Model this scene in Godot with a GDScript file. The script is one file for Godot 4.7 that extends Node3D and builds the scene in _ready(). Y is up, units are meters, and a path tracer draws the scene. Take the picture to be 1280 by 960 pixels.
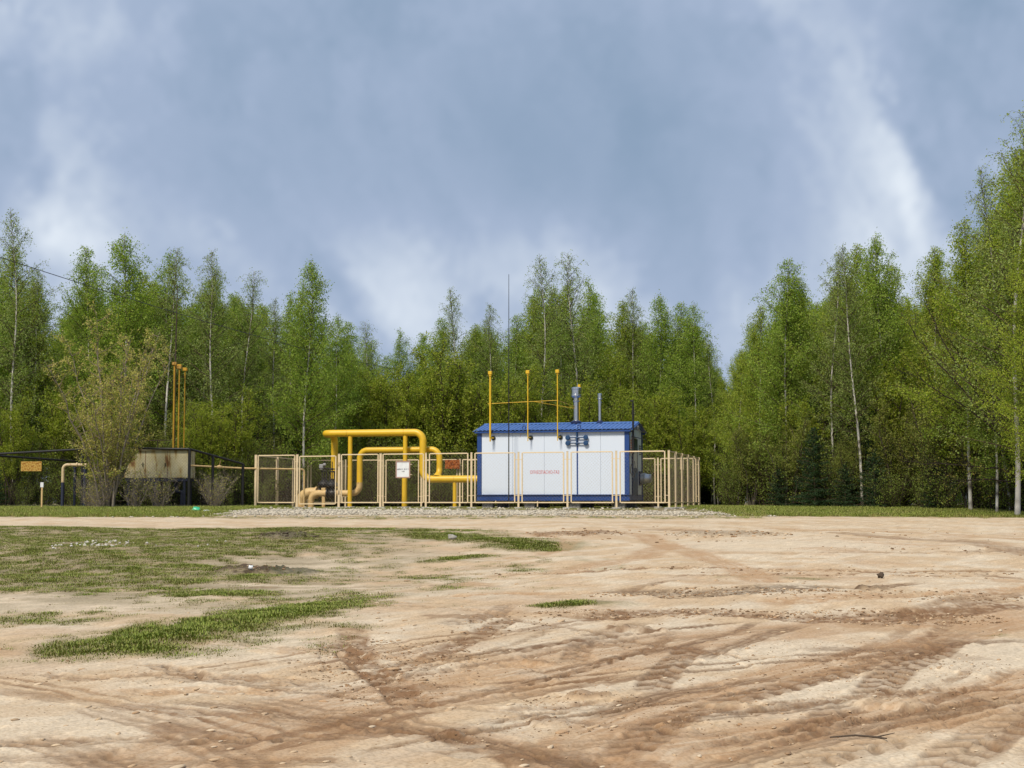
extends Node3D

const EXPO := 2.7
var counts := {}
var M := {}
var rng := RandomNumberGenerator.new()
var nz_low := FastNoiseLite.new()
var nz_mid := FastNoiseLite.new()
var nz_fine := FastNoiseLite.new()
var nz_streak := FastNoiseLite.new()
var nz_grit := FastNoiseLite.new()
var nz_clod := FastNoiseLite.new()
var nz_patch := FastNoiseLite.new()
var frames := []

# ---------------------------------------------------------------- mesh builder
class MB:
	var v := PackedVector3Array()
	var n := PackedVector3Array()
	var c := PackedColorArray()
	var u := PackedVector2Array()
	var ix := PackedInt32Array()
	var col := Color(1, 1, 1)
	func vert(p: Vector3, nn: Vector3, uv := Vector2.ZERO) -> int:
		v.append(p); n.append(nn); c.append(col); u.append(uv)
		return v.size() - 1
	func tri_i(a: int, b: int, d: int, nn: Vector3) -> void:
		if (v[b] - v[a]).cross(v[d] - v[a]).dot(nn) > 0.0:
			ix.append(a); ix.append(d); ix.append(b)
		else:
			ix.append(a); ix.append(b); ix.append(d)
	func tri(a: Vector3, b: Vector3, d: Vector3, nn: Vector3) -> void:
		var k := vert(a, nn)
		vert(b, nn); vert(d, nn)
		tri_i(k, k + 1, k + 2, nn)
	func quad(a: Vector3, b: Vector3, d: Vector3, e: Vector3, nn: Vector3) -> void:
		var k := vert(a, nn, Vector2(0, 0))
		vert(b, nn, Vector2(1, 0)); vert(d, nn, Vector2(1, 1)); vert(e, nn, Vector2(0, 1))
		tri_i(k, k + 1, k + 2, nn)
		tri_i(k, k + 2, k + 3, nn)
	func face(pts: Array, nn: Vector3) -> void:
		var k := v.size()
		for p in pts: vert(p, nn)
		for i in range(1, pts.size() - 1): tri_i(k, k + i, k + i + 1, nn)
	# a box with chamfered edges
	func box(o: Vector3, s: Vector3, ch := 0.004, b := Basis()) -> void:
		var h := s * 0.5
		ch = minf(ch, minf(h.x, minf(h.y, h.z)) * 0.6)
		var pt := func(k: int, sg: Vector3) -> Vector3:
			var q := Vector3(h.x - ch, h.y - ch, h.z - ch) * sg
			q[k] = h[k] * sg[k]
			return o + b * q
		for k in 3:
			var i := (k + 1) % 3
			var j := (k + 2) % 3
			for s0 in [-1.0, 1.0]:
				var nn := Vector3.ZERO
				nn[k] = s0
				var q := []
				for w in [[-1.0, -1.0], [1.0, -1.0], [1.0, 1.0], [-1.0, 1.0]]:
					var sg := Vector3.ZERO
					sg[k] = s0; sg[i] = w[0]; sg[j] = w[1]
					q.append(pt.call(k, sg))
				quad(q[0], q[1], q[2], q[3], b * nn)
				for s1 in [-1.0, 1.0]:
					var sa := Vector3.ZERO
					sa[k] = s0; sa[i] = s1; sa[j] = -1.0
					var sb := sa
					sb[j] = 1.0
					var en := Vector3.ZERO
					en[k] = s0; en[i] = s1
					quad(pt.call(k, sa), pt.call(k, sb), pt.call(i, sb), pt.call(i, sa), b * en.normalized())
		for sx in [-1.0, 1.0]:
			for sy in [-1.0, 1.0]:
				for sz in [-1.0, 1.0]:
					var sg := Vector3(sx, sy, sz)
					tri(pt.call(0, sg), pt.call(1, sg), pt.call(2, sg), b * sg.normalized())
	func beam(a: Vector3, b: Vector3, w: float, t: float, up := Vector3.UP, ch := 0.003) -> void:
		var y := (b - a).normalized()
		var x := y.cross(up)
		if x.length() < 0.01: x = y.cross(Vector3.RIGHT)
		x = x.normalized()
		box((a + b) * 0.5, Vector3(w, (b - a).length(), t), ch, Basis(x, y, x.cross(y)))
	func tube(pts: Array, rad: Array, sides := 8, caps := true, tints := []) -> void:
		var cnt := pts.size()
		var k0 := v.size()
		var t: Vector3 = (pts[1] - pts[0]).normalized()
		var x := t.cross(Vector3.UP)
		if x.length() < 0.05: x = t.cross(Vector3.RIGHT)
		x = x.normalized()
		var along := 0.0
		for i in cnt:
			var tt: Vector3 = pts[mini(i + 1, cnt - 1)] - pts[maxi(i - 1, 0)]
			if tt.length() > 1e-6: t = tt.normalized()
			x = (x - t * x.dot(t)).normalized()
			var y := t.cross(x)
			if i > 0: along += (pts[i] - pts[i - 1]).length()
			var r: float = rad[mini(i, rad.size() - 1)]
			for s in sides + 1:
				var a := TAU * s / sides
				var nn := x * cos(a) + y * sin(a)
				if tints.size() > 0: col = tints[i]
				vert(pts[i] + nn * r, nn, Vector2(float(s) / sides, along))
		for i in cnt - 1:
			for s in sides:
				var a := k0 + i * (sides + 1) + s
				var b := a + sides + 1
				tri_i(a, b, b + 1, n[a] + n[b + 1])
				tri_i(a, b + 1, a + 1, n[a] + n[b + 1])
		if caps:
			for e in 2:
				var i: int = 0 if e == 0 else cnt - 1
				var d: Vector3 = (pts[0] - pts[1]).normalized() if e == 0 else (pts[cnt - 1] - pts[cnt - 2]).normalized()
				var q := []
				for s in sides: q.append(v[k0 + i * (sides + 1) + s])
				face(q, d)
	func rod(a: Vector3, b: Vector3, r: float, sides := 10) -> void:
		tube([a, b], [r], sides)
	# profile of [radius, height along axis]
	func lathe(o: Vector3, axis: Vector3, prof: Array, sides := 16) -> void:
		var y := axis.normalized()
		var x := y.cross(Vector3.UP)
		if x.length() < 0.05: x = y.cross(Vector3.RIGHT)
		x = x.normalized()
		var z := x.cross(y)
		for i in prof.size() - 1:
			var p: Array = prof[i]
			var q: Array = prof[i + 1]
			var dr: float = q[0] - p[0]
			var dh: float = q[1] - p[1]
			var k0 := v.size()
			for s in sides + 1:
				var a := TAU * s / sides
				var rd := x * cos(a) + z * sin(a)
				var nn := (rd * dh - y * dr).normalized()
				vert(o + rd * p[0] + y * p[1], nn)
				vert(o + rd * q[0] + y * q[1], nn)
			for s in sides:
				var a := k0 + s * 2
				var nn := n[a] + n[a + 2]
				if p[0] > 0.0001: tri_i(a, a + 2, a + 3 if q[0] > 0.0001 else a + 1, nn)
				if q[0] > 0.0001: tri_i(a, a + 3, a + 1, nn)
	func torus(o: Vector3, axis: Vector3, r: float, tr: float, sides := 20) -> void:
		var y := axis.normalized()
		var x := y.cross(Vector3.UP)
		if x.length() < 0.05: x = y.cross(Vector3.RIGHT)
		x = x.normalized()
		var z := x.cross(y)
		var pts := []
		for s in sides + 1:
			var a := TAU * s / sides
			pts.append(o + (x * cos(a) + z * sin(a)) * r)
		tube(pts, [tr], 6, false)
	func mesh(colors := true) -> ArrayMesh:
		var arr := []
		arr.resize(Mesh.ARRAY_MAX)
		arr[Mesh.ARRAY_VERTEX] = v
		arr[Mesh.ARRAY_NORMAL] = n
		if colors: arr[Mesh.ARRAY_COLOR] = c
		arr[Mesh.ARRAY_TEX_UV] = u
		arr[Mesh.ARRAY_INDEX] = ix
		var m := ArrayMesh.new()
		m.add_surface_from_arrays(Mesh.PRIMITIVE_TRIANGLES, arr)
		return m

# leaves: many small rhombs in one mesh
class LB:
	var v := PackedVector3Array()
	var n := PackedVector3Array()
	var c := PackedColorArray()
	var ix := PackedInt32Array()
	var fr: Array
	var k := 0
	func leaf(p: Vector3, s: float, w: float, col: Color, f: int) -> void:
		var q: Array = fr[f & 255]
		var a: Vector3 = q[0] * (s * 0.5)
		var b: Vector3 = q[1] * (s * w * 0.5)
		var nn: Vector3 = q[2]
		v.append(p - a); v.append(p + b); v.append(p + a); v.append(p - b)
		n.append(nn); n.append(nn); n.append(nn); n.append(nn)
		c.append(col); c.append(col); c.append(col); c.append(col)
		ix.append(k); ix.append(k + 1); ix.append(k + 2)
		ix.append(k); ix.append(k + 2); ix.append(k + 3)
		k += 4
	func mesh() -> ArrayMesh:
		var arr := []
		arr.resize(Mesh.ARRAY_MAX)
		arr[Mesh.ARRAY_VERTEX] = v
		arr[Mesh.ARRAY_NORMAL] = n
		arr[Mesh.ARRAY_COLOR] = c
		arr[Mesh.ARRAY_INDEX] = ix
		var m := ArrayMesh.new()
		m.add_surface_from_arrays(Mesh.PRIMITIVE_TRIANGLES, arr)
		return m

# ---------------------------------------------------------------- naming and metas
func numbered(called: String) -> String:
	var k: int = counts.get(called, 0)
	counts[called] = k + 1
	return called if k == 0 else "%s_%03d" % [called, k]

func tag(o: Node3D, label: String, category: String, group := "") -> Node3D:
	o.set_meta("label", label)
	o.set_meta("category", category)
	if group != "": o.set_meta("group", group)
	return o

func thing(called: String, label: String, category: String, at := Vector3.ZERO, turn := 0.0, group := "") -> Node3D:
	var o := Node3D.new()
	o.name = numbered(called)
	add_child(o)
	o.position = at
	o.rotation.y = turn
	tag(o, label, category, group)
	return o

func obj(called: String, what, mat: Material, parent: Node3D = null) -> MeshInstance3D:
	var o := MeshInstance3D.new()
	o.mesh = what.mesh() if not what is Mesh else what
	o.material_override = mat
	if parent == null:
		o.name = numbered(called)
		add_child(o)
	else:
		o.name = called
		parent.add_child(o, true)
	return o

func shared(called: String, m: Mesh, mat: Material, parent: Node3D, at: Vector3, turn := 0.0) -> MeshInstance3D:
	var o := obj(called, m, mat, parent)
	o.position = at
	o.rotation.y = turn
	return o

func mat(called: String, lin: Color, rough := 0.8, metal := 0.0, spec := 0.5) -> StandardMaterial3D:
	var m := StandardMaterial3D.new()
	m.resource_name = called
	m.albedo_color = lin.linear_to_srgb()
	m.roughness = rough
	m.metallic = metal
	m.metallic_specular = spec
	M[called] = m
	return m

# a tiling picture made of noise between colours (linear)
func noise_tex(size: int, freq: float, oct: int, ramp: Array, sd: int, kind := FastNoiseLite.TYPE_SIMPLEX_SMOOTH) -> ImageTexture:
	var f := FastNoiseLite.new()
	f.noise_type = kind
	f.seed = sd
	f.frequency = freq
	f.fractal_octaves = oct
	var im: Image = f.get_seamless_image(size, size)
	var g := Gradient.new()
	var off := PackedFloat32Array()
	var cs := PackedColorArray()
	for r in ramp:
		off.append(r[0])
		cs.append(r[1].linear_to_srgb())
	g.offsets = off
	g.colors = cs
	var o := Image.create_empty(size, size, false, Image.FORMAT_RGB8)
	for y in size:
		for x in size:
			o.set_pixel(x, y, g.sample(im.get_pixel(x, y).r))
	return ImageTexture.create_from_image(o)

func grey_tex(size: int, freq: float, oct: int, sd: int) -> ImageTexture:
	var f := FastNoiseLite.new()
	f.noise_type = FastNoiseLite.TYPE_SIMPLEX_SMOOTH
	f.seed = sd
	f.frequency = freq
	f.fractal_octaves = oct
	return ImageTexture.create_from_image(f.get_seamless_image(size, size))

func tri_map(m: StandardMaterial3D, metres: float) -> void:
	m.uv1_triplanar = true
	m.uv1_world_triplanar = true
	m.uv1_scale = Vector3.ONE / metres

func C(r: float, g: float, b: float) -> Color:
	return Color(r, g, b)

# rounded polyline
func bend(pts: Array, r: float, seg := 7) -> Array:
	var out := [pts[0]]
	for i in range(1, pts.size() - 1):
		var a: Vector3 = (pts[i - 1] - pts[i]).normalized()
		var b: Vector3 = (pts[i + 1] - pts[i]).normalized()
		var p0: Vector3 = pts[i] + a * r
		var p3: Vector3 = pts[i] + b * r
		var p1: Vector3 = p0 - a * r * 0.5523
		var p2: Vector3 = p3 - b * r * 0.5523
		for k in seg + 1:
			out.append(p0.bezier_interpolate(p1, p2, p3, float(k) / seg))
	out.append(pts[pts.size() - 1])
	return out

# ---------------------------------------------------------------- ground shape
func base_h(x: float, z: float) -> float:
	var d := -z
	var k := 0.05
	var a := 0.0265 * d
	var h: float
	if d > 110.0: h = 1.40
	else: h = -k * log(exp(-maxf(a, -1.0) / k) + exp(-1.40 / k))
	var amp := 0.012 + 0.085 * smoothstep(10.0, 20.0, d) * (1.0 - smoothstep(36.0, 46.0, d))
	if d < 0.0: amp = 0.012
	h += nz_low.get_noise_2d(x, z) * amp
	# shallow hollow left of the middle and the bank behind it
	var q := Vector2((x + 3.4) / 4.2, (z + 23.5) / 4.5).length_squared()
	if q < 4.0: h -= 0.13 * exp(-q * 1.6)
	q = Vector2((x + 0.2) / 2.0, (z + 30.6) / 1.3).length_squared()
	if q < 6.0: h += 0.10 * exp(-q * 1.3)
	return h

class Band:
	var x0: float
	var z0: float      # nearest row (largest z)
	var dx: float
	var dz: float
	var nx: int
	var nz: int
	var h := PackedFloat32Array()
	var c := PackedColorArray()
	var best := PackedFloat32Array()
	var along := PackedFloat32Array()
	var side := PackedFloat32Array()

var bands: Array = []

const SAND := Color(0.515, 0.392, 0.258)
const PALE := Color(0.59, 0.50, 0.375)
const OCHRE := Color(0.40, 0.255, 0.143)
const MOIST := Color(0.21, 0.122, 0.066)
const DARK := Color(0.12, 0.078, 0.048)
const TURF := Color(0.225, 0.195, 0.10)
const GREYSAND := Color(0.36, 0.315, 0.25)

# grass: [ax, az, bx, bz, radius, density]
const GRASS := [
	[-3.45, -13.3, -2.15, -17.3, 0.72, 1.0], [-5.0, -18.5, -3.5, -19.3, 0.75, 0.95], [-2.6, -17.6, -1.9, -18.8, 0.7, 0.6],
	[-11.5, -35.0, -5.5, -31.5, 3.2, 0.62], [-9.0, -26.5, -5.0, -24.8, 2.6, 0.55], [-6.8, -21.8, -4.6, -21.2, 1.4, 0.5],
	[-12.5, -29.0, -9.0, -29.0, 2.6, 0.55], [-1.7, -33.2, 0.5, -29.3, 0.95, 1.0], [-1.25, -26.0, -0.6, -27.2, 0.45, 0.8],
	[-13.0, -36.8, -1.2, -36.0, 0.9, 0.8], [-4.5, -35.5, -1.0, -33.5, 1.4, 0.5], [0.40, -16.9, 0.95, -17.2, 0.34, 0.75],
	[-1.5, -22.3, -1.1, -22.5, 0.45, 0.6], [3.95, -21.0, 4.15, -21.1, 0.3, 0.6], [2.9, -21.2, 3.2, -21.3, 0.25, 0.4],
	[-2.1, -24.2, -0.8, -20.4, 1.1, 0.25], [-4.4, -13.0, -2.3, -13.3, 0.75, 0.33], [0.35, -26.0, 1.3, -23.2, 0.9, 0.2],
	[-5.6, -15.5, -4.6, -15.9, 0.8, 0.55], [-6.6, -17.0, -6.0, -16.2, 0.6, 0.4], [4.4, -14.4, 4.5, -14.4, 0.12, 0.6], [-1.75, -13.9, -1.5, -14.1, 0.2, 0.6],
	[-2.6, -14.2, -1.7, -14.9, 0.35, 0.4], [-0.2, -24.5, 0.2, -23.5, 0.5, 0.4], [-8.5, -22.5, -7.0, -21.5, 1.2, 0.5]]

func cap_d(px: float, pz: float, g: Array) -> float:
	var bx: float = g[2] - g[0]
	var bz: float = g[3] - g[1]
	var t := clampf(((px - g[0]) * bx + (pz - g[1]) * bz) / (bx * bx + bz * bz + 1e-6), 0.0, 1.0)
	var ex: float = px - g[0] - bx * t
	var ez: float = pz - g[1] - bz * t
	return sqrt(ex * ex + ez * ez) / g[4]

func grass_at(x: float, z: float) -> float:
	var d := -z
	var m := 0.0
	if d < 40.0:
		for g in GRASS:
			if absf(z - (g[1] + g[3]) * 0.5) > 6.0 + g[4]: continue
			var q := cap_d(x, z, g)
			if q < 1.6: m = maxf(m, g[5] * (1.0 - smoothstep(0.2, 1.6, q)))
		if x < 0.0 and d > 16.0: m = maxf(m, 0.66 * smoothstep(15.0, 21.0, d) * (1.0 - smoothstep(36.8, 38.0, d)) * (1.0 - smoothstep(-4.5, -0.5, x)))
	elif x < -8.6:
		m = smoothstep(43.6, 45.0, d)
	elif x > 5.0:
		m = smoothstep(44.2, 45.8, d + (x - 6.0) * 0.12) * smoothstep(5.0, 7.5, x)
		if d > 52.0: m = maxf(m, smoothstep(5.6, 6.6, x))
	elif d > 52.0:
		m = 0.5 if d < 62.0 else 0.8
	if d > 43.0 and d < 45.2 and x > -9.0 and x < 7.0: m = maxf(m, 0.45)
	if m > 0.0:
		var nn := nz_patch.get_noise_2d(x * 2.2, z * 1.3)
		m = clampf(m * 1.05 + nn * 0.5 - 0.1, 0.0, 1.0)
		if d < 40.0:
			for w in [[-5.5, -18.1, 1.8, 1.7], [-3.7, -25.6, 1.3, 2.2], [-3.1, -20.7, 1.3, 0.7]]:
				var q := Vector2((x - w[0]) / w[2], (z - w[1]) / w[3]).length()
				m *= lerpf(0.12, 1.0, smoothstep(0.5, 1.2, q + nn * 0.6))
	return m

func gravel_at(x: float, z: float) -> float:
	var d := -z
	if d < 43.5 or d > 60.0 or x < -12.0 or x > 8.5: return 0.0
	var m := smoothstep(45.4, 47.2, d) * (1.0 - smoothstep(48.2, 50.2, d + (x - 5.4) * 0.22))
	m *= smoothstep(-10.2, -8.6, x) * (1.0 - smoothstep(5.8, 7.2, x))
	return clampf(m * 1.1 + nz_patch.get_noise_2d(x * 1.5, z * 1.5) * 1.0 - 0.2, 0.0, 1.0)

func mixc(a: Color, b: Color, t: float) -> Color:
	return a.lerp(b, clampf(t, 0.0, 1.0))

func soil(x: float, z: float) -> Color:
	var d := -z
	var p1 := nz_patch.get_noise_2d(x, z)
	var p2 := nz_patch.get_noise_2d(x * 0.35 + 91.0, z * 0.35)
	var st := nz_streak.get_noise_2d(x * 0.83 + z * 0.55, (x * 0.55 - z * 0.83) * 0.2)
	var c := mixc(SAND, PALE, smoothstep(-0.35, 0.4, p1 * 0.8 + st * 0.6))
	c = mixc(c, OCHRE, smoothstep(0.2, 0.42, p2 + st * 0.4) * 0.35)
	# pale dry sheets
	for w in [[-5.4, -17.9, 1.7, 1.5], [-3.7, -25.0, 1.3, 2.0], [-3.2, -20.4, 1.3, 0.9], [-2.6, -9.2, 1.2, 1.0], [1.7, -13.3, 1.2, 1.4], [3.9, -12.2, 1.0, 2.2], [1.6, -11.0, 0.7, 0.5], [0.7, -9.9, 0.8, 0.35], [-1.9, -13.0, 0.7, 0.7], [5.0, -29.0, 2.2, 2.0]]:
		var q := Vector2((x - w[0]) / w[2], (z - w[1]) / w[3]).length()
		if q < 1.3: c = mixc(c, PALE, (1.0 - smoothstep(0.8, 1.15, q + p1 * 0.4 + st * 0.25)) * 0.85)
	if d > 36.0:
		var road := smoothstep(36.5, 38.0, d + p1) * (1.0 - smoothstep(43.5, 45.2, d + p1 * 0.8))
		c = mixc(c, mixc(SAND, PALE, 0.45 + p1), road * 0.8)
		c = mixc(c, GREYSAND, gravel_at(x, z))
		if d > 45.5: c = mixc(c, C(0.20, 0.17, 0.10), smoothstep(45.5, 47.0, d) * (1.0 - gravel_at(x, z)) * 0.9)
	var g := grass_at(x, z)
	c = mixc(c, TURF, smoothstep(0.0, 0.7, g) * 0.9)
	if d > 12.0 and d < 40.0 and x < 1.0:
		c = mixc(c, C(0.26, 0.215, 0.135), (1.0 - smoothstep(-4.0, 0.5, x)) * smoothstep(14.0, 20.0, d) * clampf(0.5 + p1 * 1.1, 0.0, 0.9) * (1.0 - smoothstep(36.0, 38.0, d)))
	return c

func make_band(x0: float, x1: float, d0: float, d1: float, dx: float, dz: float) -> Band:
	var b := Band.new()
	b.x0 = x0; b.z0 = -d0; b.dx = dx; b.dz = dz
	b.nx = int((x1 - x0) / dx) + 1
	b.nz = int((d1 - d0) / dz) + 2
	var cnt := b.nx * b.nz
	b.h.resize(cnt); b.c.resize(cnt); b.best.resize(cnt); b.along.resize(cnt); b.side.resize(cnt)
	b.best.fill(9.0)
	# colours on a coarser grid, read back smoothly
	var cs := maxf(0.06, dx * 1.6)
	var cz := maxf(0.08, dz * 1.6)
	var mx := int((x1 - x0) / cs) + 3
	var mz := int((d1 - d0) / cz) + 4
	var rough := PackedColorArray()
	rough.resize(mx * mz)
	for j in mz:
		for i in mx: rough[j * mx + i] = soil(x0 + i * cs, -d0 - j * cz)
	var cell := maxf(0.05, dx * 2.2)
	for j in b.nz:
		var z := b.z0 - j * dz
		var d := -z
		var fade := 1.0 - smoothstep(40.0, 48.0, d)
		var gz := (b.z0 - z) / cz
		var gj := int(gz)
		var wz := gz - gj
		for i in b.nx:
			var x := x0 + i * dx
			var hh := base_h(x, z)
			var across := x * 0.83 + z * 0.55
			var al := x * 0.55 - z * 0.83
			var fn := nz_fine.get_noise_2d(x, z)
			var line := nz_streak.get_noise_2d(across * 4.2 + 50.0, al * 0.55)
			if fade > 0.0:
				hh += fade * (nz_streak.get_noise_2d(across, al * 0.25) * 0.008 + nz_mid.get_noise_2d(x * 0.4, z * 0.3) * 0.008 + fn * 0.001 + nz_grit.get_noise_2d(x, z) * 0.0015 + line * 0.002)
				# edges of thin crusts
				var cr := nz_mid.get_noise_2d(x * 0.45 + 70.0, z * 0.3)
				hh += fade * 0.010 * smoothstep(0.02, 0.035, cr + fn * 0.05) + fade * 0.007 * smoothstep(0.0, 0.02, nz_streak.get_noise_2d(across * 1.3 + 200.0, al * 0.4) + fn * 0.05)
			b.h[j * b.nx + i] = hh
			var gx := i * dx / cs
			var gi := int(gx)
			var k := gj * mx + gi
			var c := rough[k].lerp(rough[k + 1], gx - gi).lerp(rough[k + mx].lerp(rough[k + mx + 1], gx - gi), wz)
			var t := 1.0 + fn * 0.07 + line * 0.15 + nz_grit.get_noise_2d(x + 9.0, z) * 0.14
			b.c[j * b.nx + i] = Color(c.r * t, c.g * t, c.b * t)
	bands.append(b)
	return b

func dense(pts: Array, step: float) -> Array:
	var cv := Curve2D.new()
	for i in pts.size():
		var p := Vector2(pts[i][0], pts[i][1])
		var a := Vector2(pts[maxi(i - 1, 0)][0], pts[maxi(i - 1, 0)][1])
		var e := Vector2(pts[mini(i + 1, pts.size() - 1)][0], pts[mini(i + 1, pts.size() - 1)][1])
		var t := (e - a) / 6.0
		cv.add_point(p, -t, t)
	var out := []
	var l := cv.get_baked_length()
	var k := int(l / step) + 1
	for i in k + 1: out.append(cv.sample_baked(l * i / k))
	return out

# a wheel track pressed into the ground. style: 0 smooth, 1 cross lugs, 2 long grooves, 3 churned
func track(pts: Array, w: float, depth: float, berm: float, style: int, tint: Color, amount: float, sd := 0) -> void:
	var path := dense(pts, 0.12)
	var reach := w * 1.7
	for bb in bands:
		var b: Band = bb
		var touched := {}
		var s := 0.0
		for i in path.size() - 1:
			var p: Vector2 = path[i]
			var q: Vector2 = path[i + 1]
			var t := q - p
			var ln := t.length()
			if ln < 1e-5: continue
			t /= ln
			var i0 := maxi(0, int((minf(p.x, q.x) - reach - b.x0) / b.dx))
			var i1 := mini(b.nx - 1, int((maxf(p.x, q.x) + reach - b.x0) / b.dx) + 1)
			var j0 := maxi(0, int((b.z0 - maxf(p.y, q.y) - reach) / b.dz))
			var j1 := mini(b.nz - 1, int((b.z0 - minf(p.y, q.y) + reach) / b.dz) + 1)
			for j in range(j0, j1 + 1):
				var z := b.z0 - j * b.dz
				for k in range(i0, i1 + 1):
					var ex := b.x0 + k * b.dx - p.x
					var ez := z - p.y
					var u := ex * t.x + ez * t.y
					if u < -0.2 or u > ln + 0.2: continue
					var uu := clampf(u, 0.0, ln)
					var cross := ex * t.y - ez * t.x
					var far := u - uu
					var dist := sqrt(cross * cross + far * far)
					var at := j * b.nx + k
					if dist < reach and dist < b.best[at]:
						b.best[at] = dist
						b.along[at] = s + uu
						b.side[at] = cross
						touched[at] = true
			s += ln
		var total := s
		for at in touched:
			var al := b.along[at]
			var q := b.best[at] / w
			b.best[at] = 9.0
			var x: float = b.x0 + (at % b.nx) * b.dx
			var z: float = b.z0 - int(at / b.nx) * b.dz
			var nn := nz_mid.get_noise_2d(x * 1.3 + sd * 17.0, z * 1.3)
			var ends := smoothstep(0.0, 0.5, al) * (1.0 - smoothstep(total - 0.5, total, al))
			var live := clampf(0.8 + nn * 0.5, 0.3, 1.1) * ends
			var qq := q + nn * 0.22
			var inside := 1.0 - (smoothstep(0.55, 1.12, qq) if style == 0 else smoothstep(0.86, 1.04, qq))
			var dh := -depth * 0.6 * inside * live
			var be := (qq - 1.2) / 0.22
			dh += berm * 0.34 * exp(-be * be) * live * clampf(0.8 + nz_fine.get_noise_2d(x, z) * 1.6, 0.0, 2.0)
			var patt := 0.0
			if style == 0:
				var lines := nz_streak.get_noise_2d(b.side[at] * 7.0 + sd * 9.0, al * 0.35)
				dh += lines * 0.010 * inside * ends
				patt = lines
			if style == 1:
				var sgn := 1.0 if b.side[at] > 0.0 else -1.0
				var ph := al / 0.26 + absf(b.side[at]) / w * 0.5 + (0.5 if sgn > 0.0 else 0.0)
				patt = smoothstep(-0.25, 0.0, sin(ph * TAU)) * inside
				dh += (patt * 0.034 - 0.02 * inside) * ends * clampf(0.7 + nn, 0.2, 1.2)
			elif style == 2:
				patt = smoothstep(-0.2, 0.4, sin(b.side[at] / w * 3.1 * PI + sin(al * 2.0) * 0.3) - 0.1) * inside
				patt *= 0.45 + 0.55 * smoothstep(-0.5, 0.1, sin(al / 0.13 * PI))
				dh += (patt * 0.015 - 0.007 * inside) * ends * clampf(0.6 + nn * 1.3, 0.0, 1.2)
			elif style == 3:
				var sc := 1.0 / maxf(1.0, b.dx * 30.0)
				var crumb := nz_clod.get_noise_2d(x * sc, z * sc)
				dh += inside * ends * (crumb * 0.028 + nz_grit.get_noise_2d(x * sc + 31.0, z * sc) * 0.022) / sqrt(sc)
			b.h[at] += dh * (0.5 if style != 1 else 0.7)
			var wet_shade := amount * ends * (1.0 - smoothstep(0.7 if style == 0 else 0.85, 1.25, qq)) * clampf(1.0 + nn * 0.7, 0.3, 1.0)
			if style == 3: wet_shade *= clampf(0.85 + nz_fine.get_noise_2d(x * 0.7, z * 0.7 + 9.0) * 1.1 + nn * 0.3, 0.1, 1.0)
			if style == 0: wet_shade *= clampf(0.85 + patt * 0.7, 0.3, 1.0)
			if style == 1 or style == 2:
				b.c[at] = mixc(b.c[at], DARK, wet_shade * (inside - patt))  # tread gaps coloured dark: damp soil plus painted-in shade between the lugs
				wet_shade *= 0.6
			b.c[at] = mixc(b.c[at], tint, wet_shade)

# a lump or scrape of soil: raised (or dug) oval with its own tint
func lump(cx: float, cz: float, rx: float, rz: float, turn: float, hh: float, tint: Color, amount: float, rough := 0.5) -> void:
	var cs := cos(turn)
	var sn := sin(turn)
	var reach := maxf(rx, rz) * 1.5
	for bb in bands:
		var b: Band = bb
		var i0 := maxi(0, int((cx - reach - b.x0) / b.dx))
		var i1 := mini(b.nx - 1, int((cx + reach - b.x0) / b.dx) + 1)
		var j0 := maxi(0, int((b.z0 - cz - reach) / b.dz))
		var j1 := mini(b.nz - 1, int((b.z0 - cz + reach) / b.dz) + 1)
		for j in range(j0, j1 + 1):
			for i in range(i0, i1 + 1):
				var x := b.x0 + i * b.dx
				var z := b.z0 - j * b.dz
				var ex := x - cx
				var ez := z - cz
				var q := Vector2((ex * cs + ez * sn) / rx, (ez * cs - ex * sn) / rz).length()
				if q > 1.5: continue
				var nn := nz_mid.get_noise_2d(x * 2.0, z * 2.0)
				q += nn * 0.45
				var m := 1.0 - smoothstep(0.72, 1.0, q)
				if m <= 0.0: continue
				var at := j * b.nx + i
				b.h[at] += 0.65 * hh * m * (1.0 + rough * nz_fine.get_noise_2d(x * 0.7, z * 0.7) + rough * nn)
				b.c[at] = mixc(b.c[at], tint, amount * m)

func hgt(x: float, z: float) -> float:
	for bb in bands:
		var b: Band = bb
		var fx := (x - b.x0) / b.dx
		var fz := (b.z0 - z) / b.dz
		if fx >= 0.0 and fx < b.nx - 1 and fz >= 0.0 and fz < b.nz - 2:
			var i := int(fx)
			var j := int(fz)
			var u := fx - i
			var w := fz - j
			var k := j * b.nx + i
			return lerpf(lerpf(b.h[k], b.h[k + 1], u), lerpf(b.h[k + b.nx], b.h[k + b.nx + 1], u), w)
	return base_h(x, z)

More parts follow.
